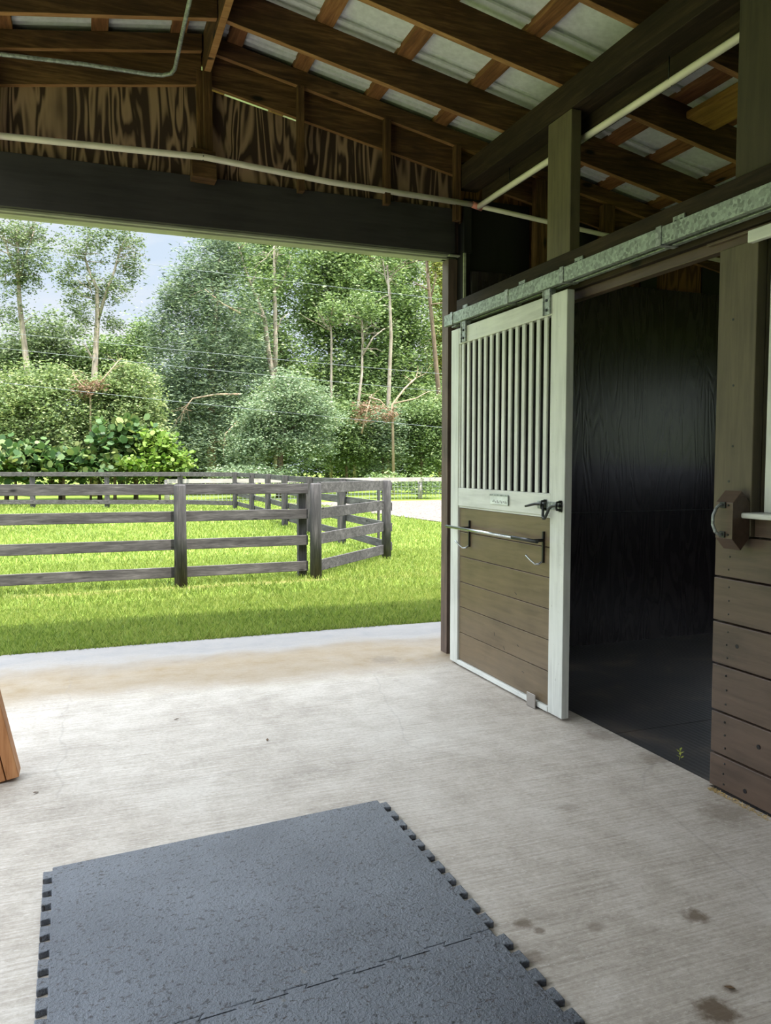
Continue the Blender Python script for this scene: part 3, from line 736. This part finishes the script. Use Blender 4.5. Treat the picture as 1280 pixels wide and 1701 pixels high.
def build_mat(poly, label):
    import bmesh
    bm = bmesh.new()
    vs = [bm.verts.new((v.x, v.y, 0)) for v in poly]
    f = bm.faces.new(vs); bmesh.ops.triangulate(bm, faces=[f])
    r = bmesh.ops.extrude_face_region(bm, geom=bm.faces[:]); 
    for e in r['geom']:
        if isinstance(e, bmesh.types.BMVert): e.co.z = T
    bmesh.ops.recalc_face_normals(bm, faces=bm.faces)
    c = sum((v for v in poly), Vector((0,0)))/len(poly)
    for v in bm.verts: v.co.x -= c.x; v.co.y -= c.y
    me = bpy.data.meshes.new('rubber_mat'); bm.to_mesh(me); bm.free(); me.materials.append(M['rubber'])
    o = bpy.data.objects.new('rubber_mat', me); COL.objects.link(o); o.location = (c.x, c.y, .0005)
    md = o.modifiers.new('bev', 'BEVEL'); md.width = .0035; md.segments = 2; md.limit_method = 'ANGLE'; md.angle_limit = .9
    return tag(o, label, 'rubber mat', 'rubber mats')
PT, DP = .082, .028
m1 = mat_poly((-.131,2.745), (1.052,2.852), (1.054,1.925), (-.113,1.832), [None, (1,PT,DP), None, (1,PT,DP)])
# shared interlocking seam : same tabs on both mats
seam = edge_tabs((1.054,1.925), (-.113,1.832), (.08,-1), .135, .014)
i = m1.index(Vector((1.054,1.925)))
m1 = m1[:i+1] + seam + m1[i+1:]
build_mat(m1, 'grey black rubber floor mat nearest the opening, with notched side edges')
off = Vector((.0002, -.0015))
A, B = Vector((-.113,1.832))+off, Vector((1.054,1.925))+off
C2, D2 = Vector((1.066,.99)), Vector((-.10,.90))
m2 = [A] + [v+off for v in reversed(seam)] + [B] + edge_tabs(B, C2, (1,0), PT, DP) + [C2, D2] + edge_tabs(D2, A, (-1,0), PT, DP)
build_mat(m2, 'grey black rubber floor mat in the foreground, cut off by the bottom edge')

# ------------------------------------------------------------------ paddock fence
def round_post(name, x, y, h, r, parent, m='fence_z'):
    b = MB(); b.tube([(x,y,-.05),(x,y,h*.5),(x+.003,y,h-.012),(x+.003,y,h)], [r*1.04, r, r*.97, r*.86], 14); return b.build(name, M[m], parent)
def rails(parent, A, B, zs_, h, t=.026, mat='fence_x', jit=.0):
    for (za, zb_) in zs_:
        b = MB(); b.bar((A[0],A[1],za), (B[0],B[1],zb_), t, h); b.build('rail', M[mat], parent, bevel=.004)
RZ = [1.065, .762, .447, .135]
fa = empty('paddock_fence', (1, 8.93, 0), 'near front run of the black board paddock fence on round posts', 'fence', 'paddock fence runs')
L0 = (-1.45, 8.80); P1 = (.965, 8.93); P2 = (2.55, 9.03); P3 = (4.03, 10.54)
for (x, y) in (P1, P2): round_post('post', x, y, 1.118, .068, fa)
b = MB(); b.box((2.375, 9.155, .0), (2.475, 9.25, 1.10)); b.build('post', M['fence_z'], fa, bevel=.004)
round_post('post', L0[0], L0[1], 1.12, .068, fa)
rails(fa, (-1.5, 8.88), (.96, 9.015), [(z+.02, z) for z in RZ], .118)
rails(fa, (.966, 9.015), (2.475, 9.115), [(z-.0, z-.01) for z in RZ], .118)
fb = empty('paddock_fence', (3.3, 9.8, 0), 'short angled run of black paddock fence between the two corner posts', 'fence', 'paddock fence runs')
round_post('post', P3[0], P3[1], 1.115, .066, fb)
rails(fb, (2.605, 9.12), (3.96, 10.50), [(1.062,1.045), (.75,.76), (.445,.45), (.12,.12)], .135, .026, 'fence_y')
fc = empty('paddock_fence', (4.1, 17, 0), 'long side run of black paddock fence going back to the trees', 'fence', 'paddock fence runs')
SY = [12.845, 14.9, 16.82, 18.99, 21.23, 23.70]; SX = [4.09, 4.06, 4.05, 4.155, 4.198, 4.18]
prev = (4.06, 10.62)
for x, y in zip(SX, SY):
    b = MB(); b.box((x-.06, y-.06, 0), (x+.06, y+.06, 1.10)); b.build('post', M['fence_z'], fc, bevel=.006)
    rails(fc, (prev[0]+.08, prev[1]), (x+.08, y+.05), [(1.03,1.03), (.73,.73), (.43,.43), (.15,.15)], .12, .026, 'fence_y'); prev = (x, y+.051)
b = MB(); b.box((4.515, 12.2, 0), (4.55, 12.235, 1.0)); b.build('stake', M['fence_z'], fc)
fd = empty('paddock_fence', (1, 25.5, 0), 'far run of black paddock fence in front of the bushes', 'fence', 'paddock fence runs')
BX = [(2.72,24.96),(.60,25.77),(-1.55,26.58),(-3.7,27.4)]
prev = (4.12, 23.78)
for x, y in BX:
    b = MB(); b.box((x-.075, y-.06, 0), (x+.075, y+.06, 1.09)); b.build('post', M['fence_z'], fd, bevel=.006)
    rails(fd, (prev[0], prev[1]-.085), (x+.002, y-.085), [(1.03,1.03), (.60,.60), (.17,.17)], .13); prev = (x, y)
# white fence with wire mesh along the drive
fw = empty('white_fence', (9, 28, 0), 'old white rail fence with wire mesh beside the gravel drive', 'fence')
wx = [2.6, 5.6, 8.8, 12.1, 15.3, 18.5]
for x in wx:
    b = MB(); b.tube([(x,28,0),(x,28,.80)], [.09,.085], 12); b.build('post', M['whitefence'], fw)
for i in range(len(wx)-1):
    b = MB(); b.bar((wx[i]+.003, 27.89, .75), (wx[i+1], 27.89, .75), .03, .15); b.build('rail', M['whitefence'], fw)
b = MB()
for k in range(110): x = 2.6+k*.145; b.box((x-.006, 27.93, 0), (x+.006, 27.945, .68))
for k in range(5): b.box((2.6, 27.93, .08+.13*k), (18.5, 27.945, .092+.13*k))
b.build('wire_mesh', M['wire'], fw)

# ------------------------------------------------------------------ trees
def leaf_quads(C, size, flat=.5, shape='diamond', asp=.45):
    n = len(C)
    a = RNG.uniform(0, 6.283, n); tz = RNG.uniform(-1, .6, n)*flat
    d = np.stack([np.cos(a), np.sin(a), tz], 1); d /= np.linalg.norm(d, axis=1)[:,None]
    r = RNG.normal(size=(n, 3)); r[:,2] += 0.6
    s = np.cross(d, r); s /= np.linalg.norm(s, axis=1)[:,None]+1e-9
    L = (size*RNG.uniform(.6, 1.3, n))[:,None]
    if shape == 'round':
        u = s; V = np.stack([C + (d*math.cos(t)*.5 + u*math.sin(t)*.5)*L for t in np.linspace(0, 2*math.pi, 7)[:-1]], 1)
    else:
        V = np.stack([C - d*L*.5, C + s*L*asp*.5, C + d*L*.5, C - s*L*asp*.5], 1)
    return V
def crown_pts(blobs, ncl, nleaf, rcl, flat=.6, shell=2.2):
    """blobs: list of (center, (rx,ry,rz)); clumps biased to the shell"""
    out = []
    vol = np.array([b[1][0]*b[1][2] for b in blobs]); vol = vol/vol.sum()
    for (c, r), w in zip(blobs, vol):
        k = max(3, int(ncl*w))
        d = RNG.normal(size=(k, 3)); d /= np.linalg.norm(d, axis=1)[:,None]
        q = RNG.random(k)**(1/shell)
        w1, w2 = RNG.normal(size=3)*2.6, RNG.normal(size=3)*4.5
        q = q*(1 + .24*np.sin(d@w1 + RNG.uniform(0, 6)) + .15*np.sin(d@w2 + RNG.uniform(0, 6)))
        cc = np.array(c) + d*q[:,None]*np.array(r)
        rr = rcl*RNG.uniform(.5, 1.35, k)
        p = np.repeat(cc, nleaf, 0) + RNG.normal(size=(k*nleaf, 3))*np.repeat(rr, nleaf)[:,None]*np.array([1,1,flat])
        out.append(p)
    P = np.concatenate(out)
    return P[P[:,2] > .05]
def branch_pts(p, q, n=6, jit=.06):
    p = Vector(p); q = Vector(q); L = (q-p).length
    return [p.lerp(q, i/n) + Vector((random.gauss(0,jit), random.gauss(0,jit), 0))*L*.2*(0 < i < n) for i in range(n+1)]
def stem(mb, pts, r0, r1, n=8):
    k = len(pts); mb.tube(pts, [r0+(r1-r0)*i/(k-1) for i in range(k)], n)
def twigs(mb, p, q, num, ln, r, up=.5):
    p = Vector(p); q = Vector(q)
    for i in range(num):
        t = random.uniform(.25, 1); b = p.lerp(q, t)
        d = Vector((random.gauss(0,1), random.gauss(0,1), random.gauss(up,.5))).normalized()*ln*random.uniform(.5,1.1)
        e = b+d; stem(mb, branch_pts(b, e, 4, .12), r, r*.25, 5)
        for _ in range(2):
            b2 = b.lerp(e, random.uniform(.4,.9)); d2 = (d*.5 + Vector((random.gauss(0,1),random.gauss(0,1),random.gauss(0,1)))*ln*.2)
            stem(mb, branch_pts(b2, b2+d2, 3, .1), r*.5, r*.15, 4)

M['f_oak'] = foliage('oak_leaf', [(57,70,45), (84,100,66), (111,127,89), (140,150,110)])
M['f_olive'] = foliage('olive_bush_leaf', [(72,91,52), (107,126,77), (138,155,101), (169,175,124)])
M['f_conifer'] = foliage('grey_green_needle', [(56,73,56), (88,107,82), (117,134,105), (154,166,131)])
M['f_lime'] = foliage('lime_leaf', [(68,100,32), (95,124,44), (116,141,61), (136,152,82)])
M['f_grape'] = foliage('round_leaf', [(43,69,37), (68,97,51), (97,119,68), (129,133,80)])
M['f_mid'] = foliage('mid_green_leaf', [(54,73,40), (86,108,59), (118,139,85), (150,166,113)])
M['f_yellow'] = foliage('yellow_green_leaf', [(96,109,49), (134,141,67), (158,158,85), (173,170,103)])
M['f_grey'] = foliage('silvery_leaf', [(70,89,64), (102,123,89), (132,150,116), (163,173,142)])
M['f_dead'] = foliage('brown_dead_leaf', [(96,75,58), (124,99,77), (140,114,91)], .7, .2)

def ell(px, py, rx, ry, Y, depth=None):
    k = mpp(px, Y); c = at(px, py, Y); return (tuple(c), (rx*k, (depth or rx)*k, ry*k))
def plant(name, label, cat, group, Y, base_px, blobs, mat, ncl, nleaf, rcl, leaf, shape='diamond', flat=.6, shell=2.2, asp=.45, stems=None, bark='barkmid', tw=None):
    """blobs in photo terms are turned into real ellipsoids at distance Y"""
    b0 = at(base_px, 790, Y); b0.z = 0
    r = empty(name, b0, label, cat, group)
    B = [ell(*bl[:4], bl[4] if len(bl) > 4 else Y, bl[5] if len(bl) > 5 else None) for bl in blobs]
    if B and ncl:
        P = crown_pts(B, int(ncl*1.35), nleaf, rcl, flat, shell)
        mesh_np('foliage', leaf_quads(P, leaf, .6, shape, asp), M[mat], r)
    if stems:
        mb = MB()
        for s in stems:
            pts = [at(x, y, s.get('Y', Y)) for x, y in s['p']]
            pts = [Vector((p.x, p.y + random.gauss(0, .05), p.z)) for p in pts]
            if s.get('root'): pts[0].z = 0
            k = mpp(base_px, Y)
            stem(mb, pts, s['r'][0]*k, s['r'][1]*k, 9)
            if s.get('tw'): twigs(mb, pts[len(pts)//2], pts[-1], s['tw'][0], s['tw'][1]*k, s['r'][1]*k*.7, s['tw'][2] if len(s['tw']) > 2 else .5)
        mb.build('trunk', M[bark], r)
    return r

W = 'trees and bushes behind the paddock'
# background woods (far)
bg = [('tall dense tree at the back, behind the pale forked trunk', 'f_mid', [(450,440,60,90),(430,560,55,90),(470,640,60,70)]),
      ('tall green tree at the back, centre of the opening', 'f_mid', [(545,430,55,60),(530,520,60,80),(545,640,60,70)]),
      ('tall yellow green tree at the back, right of centre', 'f_yellow', [(590,400,50,45),(600,470,50,60)]),
      ('tall dark tree at the back, behind the leaning thin trunk', 'f_mid', [(620,500,60,90),(610,620,60,70)]),
      ('tall tree at the back, left of the door edge', 'f_mid', [(665,430,40,60),(670,540,50,80),(680,640,60,60)]),
      ('yellowish drooping tree hard against the left edge of the stall door', 'f_yellow', [(735,450,32,70),(745,560,35,80),(740,640,40,60)])]
for i, (lab, mt, bl) in enumerate(bg):
    Yb = 43 + (i % 3)*1.5
    plant('broadleaf_tree', lab, 'tree', W, Yb, bl[-1][0], bl, mt, 520, 38, .46, .22, flat=.7,
          stems=[dict(p=[(bl[-1][0],800),(bl[-1][0]+4,650),(bl[0][0],bl[0][1])], r=(6,2), root=1)])
for i, (lab, bl) in enumerate((('low dark thicket far left behind the olive bushes', [(40,740,110,60),(190,740,100,60)]), ('low dark thicket at the back, behind the conifer', [(320,700,80,85),(300,760,90,50)]), ('low dark thicket at the back, left part of the woods', [(480,720,90,90),(420,740,60,70),(350,770,90,50)]), ('low dark thicket at the back, middle part of the woods', [(590,720,80,90)]), ('low dark thicket at the back, right part of the woods', [(700,720,80,95)]))):
    plant('thicket', lab, 'bush', W, 40+i*.5, bl[0][0], bl, 'f_mid', 560, 40, .45, .22)
# slender oaks on the left
plant('slender_oak', 'tall slender oak with bare pale trunk, leftmost against the sky', 'tree', W, 36, 45,
      [(25,390,45,40),(55,420,35,45),(10,450,40,45),(45,460,28,30),(5,520,30,25)], 'f_oak', 150, 40, .20, .12,
      stems=[dict(p=[(52,790),(48,640),(40,570),(32,500),(30,440),(28,380)], r=(6,2), root=1, tw=(10,45)), dict(p=[(30,470),(45,420),(58,380)], r=(2.5,1), tw=(6,35)), dict(p=[(30,460),(14,420),(5,390)], r=(2.5,1), tw=(6,35)), dict(p=[(37,540),(52,525)], r=(1.5,.6))], bark='barkpale')
plant('slender_oak', 'tall slender oak with forked pale trunk in the gap of sky', 'tree', W, 35, 157,
      [(130,420,34,48),(115,470,22,40),(205,400,36,34),(215,440,28,40),(185,480,34,36),(150,500,36,34),(130,540,22,30),(190,540,22,26),(165,390,30,25)], 'f_oak', 180, 42, .19, .12,
      stems=[dict(p=[(155,790),(156,640),(159,580),(162,530),(161,480),(150,455),(138,420)], r=(6,1.6), root=1, tw=(10,45)), dict(p=[(163,530),(175,490),(190,450),(200,410)], r=(3,1.2), tw=(10,40)), dict(p=[(155,600),(145,580),(138,570)], r=(2,.8))], bark='barkpale')
plant('broadleaf_tree', 'dark leafy tree between the two slender oaks, lower than both', 'tree', W, 41, 85, [(85,560,38,35),(60,590,60,40),(20,600,50,40),(110,610,40,30)], 'f_oak', 400, 34, .34, .17, stems=[dict(p=[(85,790),(85,600)], r=(5,2), root=1)])
plant('broadleaf_tree', 'dark leafy tree behind the forked slender oak, rising beside the conifer', 'tree', W, 41, 195, [(180,600,50,45),(225,590,36,40),(235,560,20,30),(150,620,40,40)], 'f_mid', 400, 34, .34, .17, stems=[dict(p=[(200,790),(200,600)], r=(5,2), root=1)])
# big soft conifer
plant('conifer_tree', 'large soft grey green conifer in the middle, wide at its base', 'tree', W, 36, 345,
      [(375,410,46,40),(350,450,58,45),(320,480,52,42),(350,520,85,48),(285,505,26,38),(345,580,100,52),(265,560,26,40),(350,650,100,60),(290,640,55,50),(350,730,95,62),(400,600,50,60)], 'f_conifer', 1500, 34, .28, .20, flat=.8, asp=.22,
      stems=[dict(p=[(350,790),(352,600),(365,430)], r=(8,2), root=1), dict(p=[(400,655),(360,655),(320,662),(305,680)], r=(2,.6), tw=(8,30,-.6), Y=34.2), dict(p=[(400,520),(370,505),(340,480)], r=(2,.5), Y=34.4, tw=(5,25)), dict(p=[(395,700),(375,720),(370,745)], r=(1.6,.5), Y=34, tw=(5,25,-.5))], bark='barkdead')
# left bush mass
for (lab, bl, mt) in (('olive green bush at the far left, below the leftmost slender oak', [(10,690,60,75),(50,650,50,45),(20,760,60,40)], 'f_olive'),
                      ('olive green bush under the two slender oaks, second from the left', [(100,695,60,70),(90,640,45,30),(100,760,60,40)], 'f_olive'),
                      ('olive green bush around the forked oak trunk, third from the left', [(165,705,52,70),(175,650,40,30),(165,765,55,35)], 'f_olive'),
                      ('olive green bush touching the conifer, rightmost of the left bushes', [(225,665,45,50),(235,720,42,55),(215,620,32,22),(230,770,45,30)], 'f_olive')):
    plant('bush', lab, 'bush', W, 31.5, bl[0][0], bl, mt, 480, 36, .24, .13, stems=[dict(p=[(bl[0][0],790),(bl[0][0],bl[0][1])], r=(4,2), root=1)])
for (lab, bl) in (('low sea grape shrub with round leaves at the left edge', [(25,765,45,25)]), ('low sea grape shrub with round leaves, second from the left edge', [(105,768,42,22)]), ('sea grape shrub with large round leaves left of the lime shrub', [(190,745,34,38),(215,725,22,32)])):
    plant('sea_grape_shrub', lab, 'bush', W, 29.3, bl[0][0], bl, 'f_grape', 52, 16, .26, .24, shape='round', stems=[dict(p=[(bl[0][0],790),(bl[0][0],bl[0][1])], r=(3,1.5), root=1)])
plant('lime_shrub', 'bright lime green shrub in front of the conifer base', 'bush', W, 28.6, 265, [(266,755,32,24),(245,772,36,14),(290,774,22,10),(258,728,14,14)], 'f_lime', 130, 20, .20, .17, shape='round', stems=[dict(p=[(265,790),(262,745)], r=(2,1), root=1)])
# small oak in front
plant('small_oak', 'small round oak with silvery leaves standing before the woods', 'tree', W, 30.5, 465,
      [(470,675,62,42),(430,700,48,40),(520,690,48,40),(480,640,40,24),(415,740,38,30),(510,740,52,32),(460,730,40,30)], 'f_grey', 800, 34, .22, .12,
      stems=[dict(p=[(464,800),(466,760),(470,720),(470,680)], r=(6,3), root=1), dict(p=[(468,740),(440,700)], r=(3,1)), dict(p=[(470,730),(505,690)], r=(3,1))])
# bare and thin trunks
plant('forked_tree', 'tall pale bare trunk forking into three stems above the small oak', 'tree', W, 35.5, 456, [(405,440,22,40),(470,430,22,40),(440,480,30,30)], 'f_mid', 60, 24, .3, .17,
      stems=[dict(p=[(460,800),(456,640),(446,585),(440,530),(425,490),(408,455),(395,405)], r=(5.5,1.2), root=1, tw=(7,40)), dict(p=[(456,640),(458,570),(456,480),(455,430),(455,385)], r=(4.5,1.4), tw=(7,40)), dict(p=[(457,485),(472,460),(483,425)], r=(2.2,.8), tw=(5,30)), dict(p=[(440,530),(415,515),(390,512)], r=(2,.7)), dict(p=[(459,555),(466,530),(480,520)], r=(1.5,.5))], bark='barkpale')
thin = [('thin pale trunk right of the forked tree, straight and nearest to it', [(549,800),(550,640),(550,560),(548,535)], (2.6,1.2), [(548,535),(565,540),(575,520)]),
        ('thin leaning trunk in the middle of the woods, tilting right', [(588,800),(592,690),(600,620),(603,560),(601,530)], (3,1.2), [(602,590),(620,560),(640,545)]),
        ('tall pale trunk right of the leaning one, reaching past the top cable', [(642,800),(645,665),(649,560),(647,500),(643,440)], (4,1.6), [(648,490),(641,460),(636,430)]),
        ('tall brown trunk nearest the stall door, under drooping foliage', [(733,800),(728,650),(720,560),(714,500),(706,420)], (4.5,2.4), [(714,500),(722,470),(724,455)])]
for i, (lab, p, r, br) in enumerate(thin):
    plant('thin_tree', lab, 'tree', W, 36+.5*i, p[1][0], [(p[-1][0]+6, p[-1][1]-18, 24, 26)], 'f_mid', 45, 22, .3, .17,
          stems=[dict(p=p, r=r, root=1, tw=(8,38)), dict(p=br, r=(1.8,.7), tw=(4,25))], bark='barkmid' if i == 3 else 'barkpale')
# right bushes
for lab, bl, mt in (('grey green bush right of the small oak', [(575,735,40,50),(570,700,30,25)], 'f_mid'),
                    ('green bush below the dead branches', [(635,735,42,50),(640,705,40,25)], 'f_grey'),
                    ('green bush left of the stall door above the white fence', [(700,725,45,55),(690,690,40,25)], 'f_mid'),
                    ('yellow green bush hard against the stall door edge', [(745,720,35,60),(745,680,30,25)], 'f_olive')):
    plant('bush', lab, 'bush', W, 33, bl[0][0], bl, mt, 420, 36, .24, .13, stems=[dict(p=[(bl[0][0],800),(bl[0][0],bl[0][1])], r=(3,1.5), root=1)])
plant('dead_brush', 'brown dead branches piled over the green bushes', 'dead branches', W, 31.6, 630, [(610,680,22,14),(640,690,22,10),(600,700,15,10)], 'f_dead', 26, 22, .2, .14,
      stems=[dict(p=[(655,800),(652,672),(672,645),(690,628)], r=(2.6,1), root=1, tw=(5,20)), dict(p=[(612,660),(630,665),(645,680)], r=(1.6,.7), tw=(7,22,-.3)), dict(p=[(600,720),(608,690),(616,655)], r=(1.6,.6), tw=(6,20)), dict(p=[(655,670),(690,662),(712,650)], r=(1.4,.5), tw=(4,18))], bark='barkdead')
plant('dead_brush', 'brown dead twigs at the foot of the forked slender oak', 'dead branches', W, 30.6, 150, [(145,652,20,12),(160,640,12,10)], 'f_dead', 20, 20, .18, .13,
      stems=[dict(p=[(150,800),(150,655),(175,625),(198,598)], r=(2,.7), root=1, tw=(5,22)), dict(p=[(150,660),(135,640),(120,620)], r=(1.6,.6), tw=(5,22))], bark='barkdead')
# low growth along the white fence
plant('bush', 'low weeds growing through the white wire fence', 'bush', W, 28.9, 690, [(690,805,60,14),(640,800,40,12)], 'f_mid', 120, 24, .16, .13)
plant('bush', 'low weeds behind the far fence corner', 'bush', W, 29.8, 400, [(400,785,50,14),(450,790,40,12)], 'f_grey', 110, 24, .16, .13)
# foliage outside the stall window, right of the barn
r = empty('broadleaf_tree', (10.5, 9.5, 0), 'leafy tree seen through the gap beside the stall window', 'tree', W)
P = crown_pts([((10.5,9.5,2.6),(1.6,1.6,1.8))], 120, 30, .3); mesh_np('foliage', leaf_quads(P, .16), M['f_mid'], r)
b = MB(); b.tube([(10.5,9.5,0),(10.5,9.5,2.5)], [.1,.06], 9); b.build('trunk', M['barkmid'], r)

# overhead cables, crossing the view in front of the woods
for i, (ya, yb, lab) in enumerate(((438, 498, 'top overhead cable crossing the woods'), (570, 622, 'second overhead cable from the top'), (597, 651, 'third overhead cable from the top'), (655, 711, 'lowest overhead cable, just above the bushes'))):
    A = at(180, ya-(250-180)*.11 if i == 0 else ya, 29.0); B = at(745, yb, 29.6); d = B-A
    p = []
    for k in range(41):
        t = -1.2 + 3.6*k/40; q = A+d*t; q.z += .10*((t-.5)**2 - .25); p.append(q)
    b = MB(); b.tube(p, .007, 6); b.build('overhead_cable', M['cable'], label=lab, cat='cable', group='overhead cables')

# ------------------------------------------------------------------ sky and sun
SKY_LOW, SKY_HIGH = .80, 5.8
wld = bpy.data.worlds.new('sky'); S.world = wld; wld.use_nodes = True
nt = wld.node_tree; N = nt.nodes; Lk = nt.links; N.clear()
out = N.new('ShaderNodeOutputWorld'); bgn = N.new('ShaderNodeBackground'); tc = N.new('ShaderNodeTexCoord')
mp = N.new('ShaderNodeMapping'); mp.inputs['Scale'].default_value = (1.6, 1.6, 4.2); Lk.new(tc.outputs['Generated'], mp.inputs[0])
nz = N.new('ShaderNodeTexNoise'); nz.inputs['Scale'].default_value = 2.3; nz.inputs['Detail'].default_value = 7; nz.inputs['Roughness'].default_value = .58; Lk.new(mp.outputs[0], nz.inputs['Vector'])
cr = N.new('ShaderNodeValToRGB'); e = cr.color_ramp.elements
e[0].position = .42; e[0].color = (.68, .81, .97, 1); e[1].position = .62; e[1].color = (.93, .95, .98, 1)
Lk.new(nz.outputs['Fac'], cr.inputs[0])
# sky overhead boosted to light the interior, plain blue and white cumulus lower down
sx = N.new('ShaderNodeSeparateXYZ'); Lk.new(tc.outputs['Generated'], sx.inputs[0])
mr = N.new('ShaderNodeMapRange'); mr.interpolation_type = 'SMOOTHSTEP'; Lk.new(sx.outputs[2], mr.inputs[0])
mr.inputs[1].default_value = .26; mr.inputs[2].default_value = .62; mr.inputs[3].default_value = SKY_LOW; mr.inputs[4].default_value = SKY_HIGH
Lk.new(cr.outputs[0], bgn.inputs[0]); Lk.new(mr.outputs[0], bgn.inputs[1]); Lk.new(bgn.outputs[0], out.inputs[0])

sun = bpy.data.lights.new('sun', 'SUN'); sun.energy = 11.0; sun.angle = math.radians(1.2); sun.color = (1, .95, .86)
so = bpy.data.objects.new('sun', sun); COL.objects.link(so)
sd = Vector((-.10, .27, -1.0)).normalized()
so.rotation_euler = sd.to_track_quat('-Z', 'Y').to_euler(); so.location = (0, -5, 12)

S.view_settings.view_transform = 'Standard'; S.view_settings.look = 'None'; S.view_settings.gamma = 1.0
S.view_settings.use_curve_mapping = False
S.view_settings.exposure = 0.32
S.cycles.max_bounces = 10; S.cycles.diffuse_bounces = 6; S.cycles.transparent_max_bounces = 4
S.cycles.use_denoising = True
